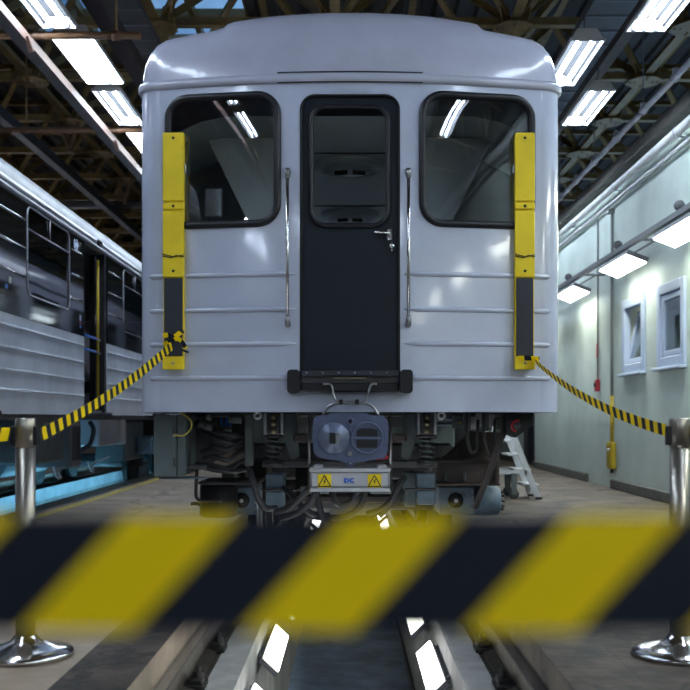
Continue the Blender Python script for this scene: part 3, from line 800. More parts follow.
    # hoses left
    for k, (v0, v1, sag) in enumerate(((424, 434, 6), (428, 442, 8), (452, 440, 4), (458, 450, 6), (464, 460, 7), (467, 470, 3))):
        hose([(196 + 3*k % 12, v0, 6.95-.03*k), (214, (v0+v1)/2+sag*.5, 6.85-.02*k), (228, (v0+v1)/2+sag, 6.82-.02*k), (238, v1+sag*.4, 6.85), (247, v1-1, 6.95)], .024 - .0018*k)
    for u, v in ((202, 424), (208, 426), (233, 419), (237, 419)):
        s0 = MB(); q = at(u, v, 6.8); s0.cyl((q.x-.03, q.y, q.z), (q.x+.03, q.y+.01, q.z-.006), .026, 12); obj('hose_coupling', s0, 'bogie2', car)
    for u in (220, 225, 229): pbox('blue_cable_end', u, 417.5, u+2.6, 427, 6.9, .02, 'wire_b')
    for u, v in ((208, 418), (235, 420)):
        s0 = MB(); q = at(u, v, 6.85); s0.lathe([(.0, -.05), (.018, -.045), (.022, 0), (.022, .05)], (q.x, q.y, q.z), 'y', 12); obj('air_fitting', s0, 'steel', car)
    pbox('support_post', 244.5, 414, 253, 466, 6.80, .06, 'bogie2')
    # spring hangers
    for uc, sgn in ((273.5, 1), (427, -1)):
        for d in (-8.4, 8.4): pbox('hanger_flange', uc+d-1.6, 413, uc+d+1.6, 434.5, 6.55, .12, 'steel', None, .003)
        hb = pbox('hanger_channel', uc-7, 413, uc+7, 434.5, 6.62, .05, 'bogie')
        for v in (417, 423.5, 431):
            q = at(uc, v, 6.60); s0 = MB(); s0.lathe([(0, -.022), (.013, -.022), (.015, -.004), (.022, -.002), (.022, .02)], (q.x, q.y, q.z), 'y', 6); obj('hex_bolt', s0, 'brass', hb)
        top = at(uc, 437, 6.7); bot = at(uc, 463, 6.7); pts = []
        for i in range(73):
            t = i/72; a = 2*PI*5*t; pts.append((top.x + .048*math.cos(a), 6.72 + .048*math.sin(a), top.z + (bot.z-top.z)*t))
        s0 = MB(); s0.tube(pts, .0075, 6); sp_ = obj('coil_spring', s0, 'bogie2', car)
        for zz in (top.z+.005, bot.z-.005):
            s0 = MB(); s0.lathe([(0, -.01), (.066, -.01), (.066, .01), (0, .01)], (top.x, 6.72, zz), 'z', 18); obj('spring_seat', s0, 'bogie', sp_)
        s0 = MB(); s0.cyl((top.x, 6.72, top.z), (bot.x, 6.72, bot.z), .03, 12); obj('spring_rod', s0, 'bogie', sp_)
    # tow eyes
    for u in (257.5, 441.5):
        q = at(u, 415.5, 6.45); s0 = MB(); s0.tube([(q.x+.020*math.cos(a), q.y, q.z+.020*math.sin(a)) for a in [2*PI*i/16 for i in range(16)]], .0085, 8, closed=True); s0.box(q.x-.012, q.x+.012, q.y-.008, q.y+.008, q.z+.02, BZ+.005); obj('tow_eye', s0, 'dcbox', car)
    # wedge brackets either side of the coupler
    for s in (-1, 1):
        a = [(s*.46, BZ-.01), (s*.36, BZ-.01), (s*.345, BZ-.30), (s*.395, BZ-.33), (s*.44, BZ-.2)]
        s0 = MB(); s0.prism(a, 'y', 6.75, 6.83); obj('coupler_cheek', s0, 'bogie2', car)
        s0 = MB(); s0.cyl((s*.27, 6.62, BZ-.02), (s*.27, 6.62, BZ-.36), .010, 8); obj('uncoupling_rod', s0, 'steel', car)
        s0 = MB(); s0.cbox(s*.33-.05, s*.33+.05, 6.66, 6.72, BZ-.20, BZ-.14, .015); s0.cyl((s*.30, 6.6, BZ-.17), (s*.30, 6.7, BZ-.17), .024, 10); obj('coupler_pin', s0, 'rustdark', car)
    # cross beam and blocks
    pbox('cross_beam', 262, 460.5, 437.5, 467.5, 6.72, .16, 'bogie')
    for u0, u1, v0, v1 in ((265.5, 283.5, 474, 489), (265.5, 283.5, 490.5, 508), (417, 435.5, 473, 488.5), (417, 435.5, 490, 505)):
        pbox('rail_brake_block', u0, v0, u1, v1, 6.9, .22, 'bluegrey', 'blue grey brake block')
    pbox('block_strap', 263, 488.8, 300, 491, 6.86, .04, 'bogie'); pbox('block_strap', 404, 488.3, 437, 490.5, 6.86, .04, 'bogie')
    pbox('block_carrier', 404, 472, 416.5, 507, 7.0, .2, 'greygreen')
    # axle end boxes
    for u0, u1, uc in ((225, 257.5, 242), (439, 474, 455.5)):
        ab = pbox('axle_box', u0, 487, u1, 515, 7.5, .42, 'bluegrey', 'blue grey axle box with a round hub')
        q = at(uc, 500.5, 7.5); s0 = MB(); s0.lathe([(.058, .002), (.058, -.012), (.044, -.02), (.040, -.02)], (q.x, 7.5, q.z), 'y', 24); obj('hub_ring', s0, 'rubber', ab)
        s0 = MB(); s0.lathe([(.041, -.016), (.036, -.03), (.022, -.034), (.020, -.026), (0, -.026)], (q.x, 7.5, q.z), 'y', 20); obj('hub_cap', s0, 'iron', ab)
        s0 = MB(); s0.lathe([(.016, -.026), (.016, -.042), (.010, -.044), (.008, -.036), (0, -.036)], (q.x, 7.5, q.z), 'y', 6); obj('hub_bolt', s0, 'dcbox', ab)
        for k in range(4):
            s0 = MB(); c = at(u1-1.5, 491+6*k, 7.5); s0.lathe([(0, -.014), (.012, -.014), (.012, .002)], (c.x, 7.5, c.z), 'y', 6); obj('cover_bolt', s0, 'steel', ab)
    # left damper cylinder, plate; right motor
    s0 = MB(); a = at(217, 500, 7.35); s0.lathe([(0, -.13), (.13, -.13), (.142, -.11), (.142, .09), (.13, .12), (0, .12)], (a.x, a.y+.1, a.z), 'z', 24); obj('brake_cylinder', s0, 'rubber', car)
    pbox('bogie_plate', 198, 481.5, 259, 485, 7.1, .5, 'bogie')
    s0 = MB(); a = at(475, 502, 7.6); b = at(503, 502, 7.6); s0.lathe([(0, -.005), (.09, -.005), (.115, .02), (.115, .19), (.09, .21), (0, .22)], (a.x, 7.75, a.z), 'x', 24); mo = obj('drive_motor', s0, 'bluegrey', car, 'rounded blue grey drive motor')
    for k in range(10):
        aa = 2*PI*k/10; s0 = MB(); s0.lathe([(0, .238), (.010, .238), (.010, .212)], (a.x, 7.75+.07*math.cos(aa), a.z+.07*math.sin(aa)), 'x', 6); obj('flange_bolt', s0, 'iron', mo)
    # right brown box with sloped gusset
    pbox('resistor_box', 438, 461.5, 499, 484, 7.25, .5, 'rustdark', 'dark brown resistor box')
    pbox('resistor_rim', 436.5, 460, 500, 462.5, 7.2, .55, 'rustdark'); pbox('resistor_rim', 436.5, 482.5, 500.5, 486, 7.2, .55, 'rustdark')
    for u in (446, 465): pbox('resistor_lug', u-1.3, 472, u+1.6, 481, 7.21, .04, 'bogie2')
    a = [at(*q, 7.5) for q in ((440, 460), (498, 460), (498, 432), (470, 432))]; s0 = MB(); s0.prism([(q.x, q.z) for q in a], 'y', 7.5, 7.53); obj('sloped_gusset', s0, 'rustdark', car)
    pbox('end_plate', 495.5, 432, 499.5, 484, 7.18, .05, 'rustdark')
    # right hangers and hoses
    for u in (464, 482): pbox('pipe_hanger', u, 413, u+7, 431, 6.9, .05, 'bogie2')
    for u, v in ((471, 433), (488, 433)):
        hose([(u-4, 414, 6.8), (u-4, 436, 6.78), (u-1, 450, 6.76), (u+3, 452, 6.76), (u+6, 446, 6.78), (u+7, 420, 6.82)], .011)
    for k in range(3):
        hose([(506-k*1.5, 412, 6.75), (506-k*2, 430, 6.72), (500-k*2, 445, 6.7), (492-k*2, 470, 6.7), (481-k*1.5, 497, 6.75), (477-k*1.5, 508, 6.85)], .011, 'rustdark' if k else 'hose')
    for u, v in ((457, 423), (473, 424), (481, 420), (491, 421), (499, 424)):
        s0 = MB(); q = at(u, v, 7.0); s0.cbox(q.x-.03, q.x+.03, q.y, q.y+.08, q.z-.04, q.z+.05, .008); s0.cyl((q.x, q.y-.02, q.z), (q.x, q.y+.02, q.z), .02, 10); obj('pipe_valve', s0, 'dcbox' if u in (473, 491, 481) else 'bogie2', car)
    pbox('pipe_valve', 455, 421, 461, 424.5, 6.98, .03, 'yellow')
    for v in (419, 424.5): 
        s0 = MB(); a = at(410, v, 7.05); b = at(500, v, 7.05); s0.cyl(a, b, .014, 10); obj('brake_pipe', s0, 'bluegrey', car)
    # red-ringed end cock at the right corner
    Yk = 6.55
    s0 = MB(); a = at(511, 430, Yk); b = at(533, 416, Yk); s0.prism([(a.x-.03, a.z-.02), (a.x+.03, a.z-.05), (b.x, b.z-.06), (b.x, b.z+.02), (a.x-.03, b.z+.02)], 'y', Yk, Yk+.18); ek = obj('end_cock', s0, 'rubber', car)
    q = at(517, 426, Yk); s0 = MB(); s0.tube([(q.x+.034*math.cos(t), Yk-.006, q.z+.034*math.sin(t)) for t in [PI*.35+PI*1.1*i/12 for i in range(13)]], .009, 8); obj('red_ring', s0, 'red', ek)
    s0 = MB(); s0.lathe([(0, -.02), (.024, -.02), (.028, .0)], (q.x, Yk, q.z), 'y', 14); obj('cock_cap', s0, 'bogie', ek)
    # loops of cable under the connector box
    for c in ([(250, 470, 6.6), (254, 485, 6.5), (259, 500, 6.5), (266, 508, 6.55), (276, 508, 6.7)],
              [(276, 512, 6.6), (290, 507, 6.5), (301, 497, 6.45), (309, 489, 6.45), (316, 485, 6.5)],
              [(280, 518, 6.6), (297, 513, 6.5), (309, 504, 6.45), (316, 492, 6.45), (319, 487, 6.5)],
              [(284, 488, 6.9), (292, 495, 6.7), (300, 505, 6.6), (313, 514, 6.6), (330, 516, 6.6)],
              [(331, 487, 6.45), (334, 499, 6.4), (341, 505, 6.4), (350, 503, 6.4), (357, 493, 6.4), (359, 486, 6.5)],
              [(316, 488, 6.5), (318, 500, 6.45), (322, 515, 6.45), (330, 524, 6.5)],
              [(300, 512, 6.8), (318, 517, 6.6), (345, 517, 6.5), (360, 506, 6.5), (366, 488, 6.5)],
              [(404, 478, 6.8), (396, 490, 6.6), (392, 500, 6.55), (380, 510, 6.6), (368, 514, 6.7)],
              [(402, 492, 6.8), (392, 503, 6.6), (379, 516, 6.6)]):
        hose(c, .022)
    pbox('pit_shoe_beam', 290, 496, 410, 503, 7.4, .2, 'rustdark')
    pbox('shoe_plate', 300, 486, 336, 494, 7.3, .05, 'greygreen'); pbox('shoe_plate', 370, 486, 398, 494, 7.3, .05, 'greygreen')
    for u in (258, 261): 
        s0 = MB(); a = at(u, 500, 6.6); s0.cyl((a.x, a.y, .24), (a.x, a.y, .46), .012, 8); obj('sander_pipe', s0, 'steel', car)
    # wheelsets and bogie frames (front bogie and rear bogie)
    for yb in (9.0, 20.0):
        for yw in (yb-1.05+.9, yb+1.95):
            ws = MB(); ws.cyl((-1.0, yw, RZ+.39), (1.0, yw, RZ+.39), .075, 14); wo = obj('axle', ws, 'bogie', car)
            for s in (-1, 1):
                s0 = MB(); s0.lathe([(.08, -.08), (.09, -.05), (.30, -.03), (.33, -.065), (.39, -.065), (.39, .055), (.415, .06), (.415, .085), (.33, .085), (.30, .02), (.09, .05), (.08, .08)], (s*.80, yw, RZ+.39) if s < 0 else (s*.80, yw, RZ+.39), 'x', 36)
                if s > 0: s0.v = [(2*s*.80-x, y, z) for x, y, z in s0.v]
                obj('wheel', s0, 'iron', wo)
        for s in (-1, 1):
            s0 = MB(); s0.cbox(s*1.0-.06, s*1.0+.06, yb-.75, yb+2.5, .42, .60, .02); obj('bogie_frame', s0, 'bogie', car)
        s0 = MB(); s0.cbox(-1.0, 1.0, yb+.75, yb+1.15, .40, .75, .02); obj('bogie_bolster', s0, 'bogie', car)
        s0 = MB(); s0.cyl((-.5, yb+.35, .33), (.3, yb+.35, .33), .24, 20); obj('traction_motor', s0, 'bogie', car)
    for s, y0, y1 in ((-1, 12.4, 14.2), (1, 12.2, 15.0), (-1, 15, 18)):
        s0 = MB(); s0.cbox(s*.55, s*1.28, y0, y1, .45, 1.05, .02); obj('underfloor_case', s0, 'greygreen', car)

    # ================= interior
    s0 = MB(); s0.box(-1.3, 1.3, YF+.4, YE-.1, BZ+.11, BZ+.15); obj('car_floor', s0, 'lining_d', car)
    cl = MB(); zc = 2.98
    cl.grid([[(x, y, zc - .22*max(0, (abs(x)-.75)/.55)**2) for x in [-1.3+2.6*i/16 for i in range(17)]] for y in (YF+.36, 12, 18, YE-.06)]); ci = obj('saloon_ceiling', cl, 'lining', car)
    for y in (7.62, 9.48, 11.3):
        s0 = MB(); s0.lathe([(.285, .0), (.285, -.035), (.25, -.06), (.215, -.05), (.20, -.02), (.17, -.02), (.16, -.06), (.05, -.075), (0, -.075)], (0, y+.2, zc+.004), 'z', 36); vt = obj('ceiling_vent', s0, 'lining', car)
        for s in (-1, 1):
            s0 = MB(); s0.prism([(s*.02, y+.2-.10), (s*.12, y+.2-.06), (s*.12, y+.2-.03), (s*.02, y+.2-.05)], 'z', zc-.09, zc-.06); obj('vent_slot', s0, 'void', vt)
        s0 = MB(); s0.box(-1.0, 1.0, y-.16, y-.145, zc-.006, zc+.002); obj('ceiling_seam', s0, 'void', car)
    for y in (12.6, 15.0, 18.0):
        for s in (-1, 1):
            s0 = MB(); s0.cbox(s*.5-.06, s*.5+.06, y, y+1.2, zc-.16, zc-.08, .02); obj('saloon_fill', s0, 'saloonfill', car)  # hidden glowing strips, added to brighten the saloon behind the door glass
    for s in (-1, 1):
        s0 = MB(); s0.box(s*.46, s*1.30, 7.55, 7.6, BZ+.15, zc-.02); obj('cab_partition', s0, 'lining_d', car)
        s0 = MB(); s0.prism([(s*.56, 2.06), (s*.42, 2.06), (s*.42, 2.96), (s*1.00, 2.96)], 'y', 7.0, 7.54); obj('cab_sloped_panel', s0, 'lining', car)  # pale sloped panel filling the upper inner corner of the cab window
        s0 = MB(); s0.cbox(s*.42, s*1.25, YF+.35, YF+.75, BZ+.15, 2.02, .03); obj('driver_desk', s0, 'lining_d', car)
        s0 = MB(); s0.cyl((s*1.12, YF+.62, 1.5), (s*1.12, YF+.62, 2.9), .016, 10); obj('cab_pole', s0, 'chrome', car)
    s0 = MB(); s0.cbox(.62, .98, 7.15, 7.25, 1.6, 2.38, .06); s0.cbox(.6, 1.0, 6.98, 7.2, 1.55, 1.66, .04); obj('driver_seat', s0, 'rubber', car)
    s0 = MB(); s0.cbox(-.98, -.86, 6.72, 6.75, 2.35, 2.55, .01); obj('cab_instrument', s0, 'steel', car)
    return car
white_car()

def black_band_car():
    X = TC + 1.35; Y0, Y1 = 2.6, 21.6
    car = thing('metro_car', (TC, 12, RZ), 'metro car with a gloss black window band and open doors on the neighbouring track', 'metro car')
    ZB1, ZM, ZG = BZ, EYE+.958, EYE+2.10
    P = 4.11; doors = [(11.77-P*k, 12.88-P*k) for k in (2, 1, 0, -1, -2)]; wins = [(9.69-P*k, 11.14-P*k) for k in (1, 0, -1, -2)]
    doors = [d for d in doors if d[0] > Y0 and d[1] < Y1]
    segs = []; p = Y0
    for a, b in doors: segs.append((p, a)); p = b
    segs.append((p, Y1))
    for a, b in segs:
        s0 = MB(); s0.box(X-.03, X, a, b, ZB1, ZM); obj('lower_panel', s0, 'paint_old', car)
        for z in (EYE+.85, EYE+.65, EYE+.445, EYE+.26):
            s0 = MB(); s0.tube([(X, a+.02, z), (X, b-.02, z)], .013, 8); obj('pressed_rib', s0, 'paint_old', car)
        hs = [rrect(c, d, EYE+1.20, EYE+2.06, .09, 5) for c, d in wins if c > a and d < b]
        V, Fc = sheet([(a, ZM), (b, ZM), (b, ZG), (a, ZG)], hs, 4, 4)
        s0 = MB(); s0.add([(X+.002, y, z) for y, z in V], Fc); s0.box(X-.03, X+.002, a, a+.02, ZM, ZG); s0.box(X-.03, X+.002, b-.02, b, ZM, ZG); obj('window_band', s0, 'blackgloss', car)
        # bright ribs on the black band between doors and windows
        edges = [a] + [q for c, d in wins if c > a and d < b for q in (c, d)] + [b]
        for k in range(0, len(edges)-1, 2):
            y0, y1 = edges[k]+.03, edges[k+1]-.07
            if k > 0: y0, y1 = edges[k]+.07, edges[k+1]-.03
            if y1-y0 < .2: continue
            for z in (EYE+1.90, EYE+1.63, EYE+1.36):
                s0 = MB(); s0.tube([(X+.004, y0, z), (X+.004, y1, z)], .012, 8); obj('bright_rib', s0, 'chrome', car)
    for c, d in wins:
        poly = rrect(c, d, EYE+1.20, EYE+2.06, .09, 5)
        s0 = MB(); s0.tube([(X+.004, y, z) for y, z in poly], .009, 8, closed=True); wf = obj('window_frame', s0, 'steel', car)
        V, Fc = sheet(poly, [], 3, 3); s0 = MB(); s0.add([(X-.006, y, z) for y, z in V], Fc); obj('window_pane', s0, 'sideglass', wf)
        s0 = MB(); s0.cyl((X+.006, c, EYE+1.835), (X+.006, d, EYE+1.835), .009, 8); obj('transom', s0, 'steel', wf)
        s0 = MB(); s0.cyl((X+.006, (c+d)/2, EYE+1.835), (X+.006, (c+d)/2, EYE+2.06), .008, 8); obj('mullion', s0, 'steel', wf)
    # open doorways
    for a, b in doors:
        s0 = MB(); s0.box(X-.20, X-.01, b-.10, b, ZB1, ZG); s0.box(X-.2, X-.01, a, a+.04, ZB1, ZG); dj = obj('door_jamb', s0, 'rubber', car)
        s0 = MB(); s0.cbox(X-.10, X-.07, b-.28, b-.03, ZB1+.05, ZG-.06, .01); obj('door_leaf', s0, 'blackgloss', dj)
        s0 = MB(); s0.cyl((X-.06, b-.22, ZB1+.05), (X-.06, b-.22, ZG-.1), .014, 8); obj('door_edge', s0, 'yellow2', dj)
        s0 = MB(); s0.cbox(X-.12, X+.05, a-.04, b+.08, ZB1-.03, ZB1+.03, .008); obj('door_sill', s0, 'rubber', dj)
        s0 = MB(); s0.cyl((X-.30, b-.14, ZB1+.1), (X-.30, b-.14, ZG-.1), .018, 10); obj('grab_pole', s0, 'yellow', car)
        for z in (EYE+.985, EYE+.82):
            s0 = MB(); s0.cyl((X-.02, a+.01, z), (X-.02, a+.62, z), .016, 8); st = obj('door_strap', s0, 'wire_b', car)
            s0 = MB(); s0.cyl((X-.02, a+.62, z), (X-.02, b-.28, z-.01), .010, 8); obj('strap_end', s0, 'steel', st)
    # white emblem and lines on the black panel beside the door
    y = 11.33; z = EYE+1.99
    s0 = MB()
    for dy_, dz_, w_, h_ in ((0, 0, .05, .10), (.05, .02, .04, .05), (.10, -.005, .04, .12), (.14, .03, .04, .05), (.02, -.04, .14, .035)): s0.box(X+.003, X+.005, y+dy_, y+dy_+w_, z-.06+dz_, z-.06+dz_+h_)
    em = obj('white_emblem', s0, 'pvc', car, 'small white emblem on the black band')
    for k in range(3):
        s0 = MB(); s0.box(X+.003, X+.005, y+.20, y+.32-.03*k, z+.03-.032*k, z+.042-.032*k); obj('emblem_line', s0, 'lampgrey', em)
    for yy, zz, m_, h_ in ((9.2, 1.27, 'lamphouse', .06), (9.1, 1.20, 'wire_b', .04), (11.60, 1.16, 'pvc', .07), (11.60, 1.10, 'red', .03), (11.60, 1.06, 'wire_b', .03)):
        s0 = MB(); s0.prism(rrect(yy-.035, yy+.035, EYE+zz-h_/2, EYE+zz+h_/2, .008, 2), 'x', X+.003, X+.005); obj('sticker', s0, m_, car)
    # roof
    prof = []
    for i in range(29):
        x = -1.35 + 2.7*i/28; e = 1.35-abs(x); t = min(1, e/.36); prof.append((TC+x, ZG + .03 + (.435-.055*x*x)*(1-(1-t)**2.5)**.4))
    ext = []
    for d in (.004, .012, .025, .045, .08): ext += [1.35-d]
    xs = sorted(set([round(-1.35+2.7*i/28, 4) for i in range(29)] + ext + [-q for q in ext]))
    prof = [(TC+x, ZG+.03+(.435-.055*x*x)*(1-(1-min(1, (1.35-abs(x))/.36))**2.5)**.4) for x in xs]
    s0 = MB(); s0.grid([[(x, y, z) for x, z in prof] for y in (Y0, 8, 14, Y1)]); obj('roof', s0, 'roof_old', car)
    s0 = MB(); s0.grid([[(X-.01, y, ZG-.02), (X+.02, y, ZG-.018), (X+.032, y, ZG+.005), (X+.02, y, ZG+.03), (X-.02, y, ZG+.04)] for y in (Y0, 9, Y1)]); obj('gutter', s0, 'roof_old', car)
    s0 = MB(); s0.grid([[(X+.0, y, ZG+.045), (X+.012, y, ZG+.07), (X+.004, y, ZG+.10), (X-.02, y, ZG+.14)] for y in (Y0, 9, Y1)]); obj('roof_bead', s0, 'steel', car)
    s0 = MB(); s0.tube([(X+.01+.0, 12.45+.09*math.cos(t), ZG+.075+.028*math.sin(t)) for t in [2*PI*i/14 for i in range(14)]], .02, 8, closed=True); obj('drain_spout', s0, 'rubber', car)
    # ends, far side and interior
    for y in (Y0, Y1): 
        s0 = MB(); s0.box(TC-1.33, X-.01, y-.02, y+.02, ZB1, ZG); obj('end_panel', s0, 'paint_old', car)
    Xf = TC-1.35
    s0 = MB(); s0.box(Xf, Xf+.03, Y0, Y1, ZB1, EYE+1.2).box(Xf, Xf+.03, Y0, Y1, EYE+2.0, ZG)
    for k in range(9): s0.box(Xf, Xf+.03, Y0+k*2.2, Y0+k*2.2+1.0, EYE+1.2, EYE+2.0)
    obj('far_side_panel', s0, 'lining_d', car)
    s0 = MB(); s0.box(Xf+.04, X-.04, Y0+.05, Y1-.05, ZB1+.02, ZB1+.06); obj('car_floor', s0, 'lining_d', car)
    s0 = MB(); s0.box(Xf+.04, X-.04, Y0+.05, Y1-.05, ZG-.02, ZG); obj('saloon_ceiling', s0, 'lining_d', car)
    for a, b in segs:
        if b-a > 1.5:
            s0 = MB(); s0.cbox(X-.5, X-.04, a+.5, b-.5, ZB1+.3, ZB1+.45, .03); s0.cbox(X-.16, X-.04, a+.5, b-.5, ZB1+.45, ZB1+.85, .03); obj('bench_seat', s0, 'rubber', car)
    # underfloor gear
    s0 = MB(); s0.box(Xf+.05, X-.05, Y0, Y1, ZB1-.06, ZB1-.01); obj('floor_pan', s0, 'bogie', car)
    def case(y0, y1, z0, z1, m_, x1=X-.12, x0=X-.75, nm='underfloor_case'):
        s0 = MB(); s0.cbox(x0, x1, y0, y1, z0, z1, .02); return obj(nm, s0, m_, car)
    c1 = case(10.2, 11.35, .52, ZB1-.05, 'bogie2'); c2 = case(11.6, 12.0, .42, ZB1-.06, 'lampgrey', X-.10)
    for k in range(5):
        s0 = MB(); s0.box(X-.10, X-.088, 11.63+k*.07, 11.67+k*.07, .5, .9); obj('cooling_fin', s0, 'bogie', c2)
    case(13.3, 14.3, .62, ZB1-.04, 'dcbox', X-.2); case(14.35, 14.6, .62, ZB1-.04, 'lamphouse', X-.14)
    case(9.0, 9.9, .3, .52, 'dcbox', X-.5, X-.9); case(15.2, 16.6, .34, .95, 'bogie2', X-.3)
    case(16.0, 16.5, .42, .70, 'bluegrey', X-.02, X-.3, 'axle_box')
    for y0_ in (11.4, 12.9):
        s0 = MB(); s0.tube(smooth_path([(X-.25, y0_, .44), (X-.23, y0_+.08, .33), (X-.23, y0_+.2, .31), (X-.25, y0_+.3, .40), (X-.27, y0_+1.2, .45)], 5), .016, 8); obj('pipe_loop', s0, 'dcbox', car)
    s0 = MB(); s0.tube(smooth_path([(X-.12, 12.5, .95), (X-.06, 12.45, .85), (X-.07, 12.3, .68), (X-.15, 12.2, .6)], 6), .03, 8); obj('hose', s0, 'hose', car)
    for yw in (5.0, 7.1, 16.8, 18.9):
        s0 = MB(); s0.cyl((TC-1.0, yw, RZ+.39), (TC+1.0, yw, RZ+.39), .075, 12); ax = obj('axle', s0, 'bogie', car)
        for s in (-1, 1):
            s0 = MB(); s0.lathe([(.08, -.06), (.30, -.03), (.39, -.065), (.39, .06), (.30, .02), (.08, .06)], (TC+s*.80, yw, RZ+.39), 'x', 32); obj('wheel', s0, 'iron', ax)
    for yb in (4.4, 16.2):
        for s in (-1, 1):
            s0 = MB(); s0.cbox(TC+s*1.05-.06, TC+s*1.05+.06, yb, yb+3.4, .40, .58, .02); obj('bogie_frame', s0, 'bogie', car)
    s0 = MB(); s0.cyl((TC, 12.4, .45), (TC, 14.4, .45), .22, 18); obj('air_reservoir', s0, 'bogie2', car)
    return car
black_band_car()

# ================================================================== CEILING FITTINGS
ZL = EYE + 3.5
def fluo(x, y, kind, label, z=ZL, group='ceiling fluorescent fittings', wd=.30, ln=1.25, tubes=(-.065, .065)):
    t = thing('ceiling_lamp', (x, y, z), label, 'lamp', group)
    h = wd/2; hs = MB(); a = .09
    # tapered hood: open at the bottom
    o = [(-h, -ln/2), (h, -ln/2), (h, ln/2), (-h, ln/2)]; k = .62
    bot = [(x+p, y+q, z) for p, q in o]; top = [(x+p*k, y+q*.98, z+.115) for p, q in o]
    hs.add(bot+top, [(0,1,5,4),(1,2,6,5),(2,3,7,6),(3,0,4,7),(4,5,6,7)]); obj('housing', hs, 'lamphouse', t)
    rim = MB()
    for e0, e1 in (((-h-.012, -ln/2-.012), (h+.012, -ln/2)), ((-h-.012, ln/2), (h+.012, ln/2+.012)), ((-h-.012, -ln/2), (-h, ln/2)), ((h, -ln/2), (h+.012, ln/2))):
        rim.box(x+e0[0], x+e1[0], y+e0[1], y+e1[1], z-.012, z+.02)
    obj('rim', rim, 'lamphouse', t)
    if kind == 'tubes':
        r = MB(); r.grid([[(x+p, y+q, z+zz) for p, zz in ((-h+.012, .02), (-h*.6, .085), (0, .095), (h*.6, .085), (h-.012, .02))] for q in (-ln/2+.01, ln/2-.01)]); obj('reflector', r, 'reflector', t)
        for s in [q_/.065 for q_ in tubes]:
            tb = MB(); tb.cyl((x+s*.065, y-ln/2+.03, z+.012), (x+s*.065, y+ln/2-.03, z+.012), .021, 12); tu = obj('tube', tb, 'tube', t)
            for q in (-1, 1):
                e = MB(); e.cyl((x+s*.065, y+q*(ln/2-.03), z+.012), (x+s*.065, y+q*(ln/2-.006), z+.012), .024, 10); obj('tube_cap', e, 'lampgrey', tu)
    else:
        for p0, p1 in ((-h+.005, h*.25), (h*.25+.012, h-.005)):
            d = MB(); d.cbox(x+p0, x+p1, y-ln/2+.004, y+ln/2-.004, z-.02, z+.012, .006); obj('diffuser', d, 'diffuser', t)
    for q in (-.4, .4):
        hg = MB(); hg.cyl((x, y+q*ln, z+.115), (x, y+q*ln, z+.32), .008, 6); obj('hanger_rod', hg, 'lampgrey', t)
    return t
for y, kind, lab in ((5.35, 't', 'open twin-tube fitting over the trackside barrier post'), (6.85, 't', 'open twin-tube fitting beside the front end of the white car'),
                     (8.33, 't', 'open twin-tube fitting between the rust brown cross pipe and the front end of the car'),
                     (9.80, 'd', 'wide fitting with a frosted cover just past the rust brown cross pipe'),
                     (11.30, 't', 'open twin-tube fitting between the two frosted fittings'),
                     (12.85, 'd', 'frosted fitting past the second rust brown cross pipe, half behind the car')):
    fluo(-2.60 if kind == 't' else -2.55, y, 'tubes' if kind == 't' else 'diff', lab, wd=.30 if kind == 't' else .38)
fluo(2.67, 5.4, 'tubes', 'open twin-tube fitting over the wall-side barrier post')
fluo(2.67, 6.9, 'tubes', 'open twin-tube fitting over the aisle abreast of the car front')
fluo(2.67, 8.4, 'tubes', 'open three-tube fitting over the aisle by the pale wall', wd=.34, tubes=(-.105, -.02, .085))
fluo(2.68, 11.3, 'tubes', 'open twin-tube fitting over the aisle, close to the galvanised pipe')
fluo(2.20, 9.88, 'tubes', 'open twin-tube fitting half hidden by the white car roof')
for y in (-8.3, -6.8, -5.3, 1.0, 2.5, 3.95):  # unseen; rows extended past the viewer to light belt and car front
    for x in (-2.6, 2.67): fluo(x, y, 'tubes', 'unseen twin-tube fluorescent fitting extending the rows ahead of the car for light', group='fittings ahead of the car')
for k in range(5):  # hidden by the car; rows carried on to add light along the aisles
    fluo(-2.60, 14.4+1.5*k, 'tubes', 'unseen twin-tube fitting added alongside the rear of the white car, track side', group='fittings beside the car rear')
    fluo(2.67, 14.4+1.5*k, 'tubes', 'unseen twin-tube fitting added alongside the rear of the white car, wall side', group='fittings beside the car rear on the wall side')
def batten(x, y, z, label, group, m='batten'):  # unseen bare-tube lamps, added to brighten roof frame, car front and belt
    t = thing('added_batten_lamp', (x, y, z), label, 'lamp', group)
    s0 = MB(); s0.cbox(x-.03, x+.03, y-.75, y+.75, z+.06, z+.11, .006); obj('batten_body', s0, 'lamphouse', t)
    for d in (-.035, .035):
        s0 = MB(); s0.cyl((x+d, y-.72, z+.02), (x+d, y+.72, z+.02), .02, 10); obj('tube', s0, m, t)
    for d in (-.735, .735):
        s0 = MB(); s0.cbox(x-.06, x+.06, y+d-.015, y+d+.015, z-.005, z+.06, .004); obj('tube_holder', s0, 'lamphouse', t)
    for d in (-.5, .5):
        s0 = MB(); s0.cyl((x, y+d, z+.11), (x, y+d, ZB), .006, 6); obj('hanger_rod', s0, 'lampgrey', t)
for y in (3, 7, 11, 15, 19, 23, 27, 31):
    batten(-7.55, y+.3, 4.9, 'unseen batten lamp added for roof light over the bay beyond the black banded car', 'added batten lamps over the far bay')
    if y in (3,): batten(7.15, y, 5.5, 'unseen batten lamp added for roof light over the office block behind the pale wall', None)
for y in (-8.0, -6.0):
    for x in (-5.1, 2.25, 4.7): batten(x, y, 4.6, 'unseen batten lamp added for front light across the end bay ahead of the car', 'added batten lamps in the end bay', 'endfill')

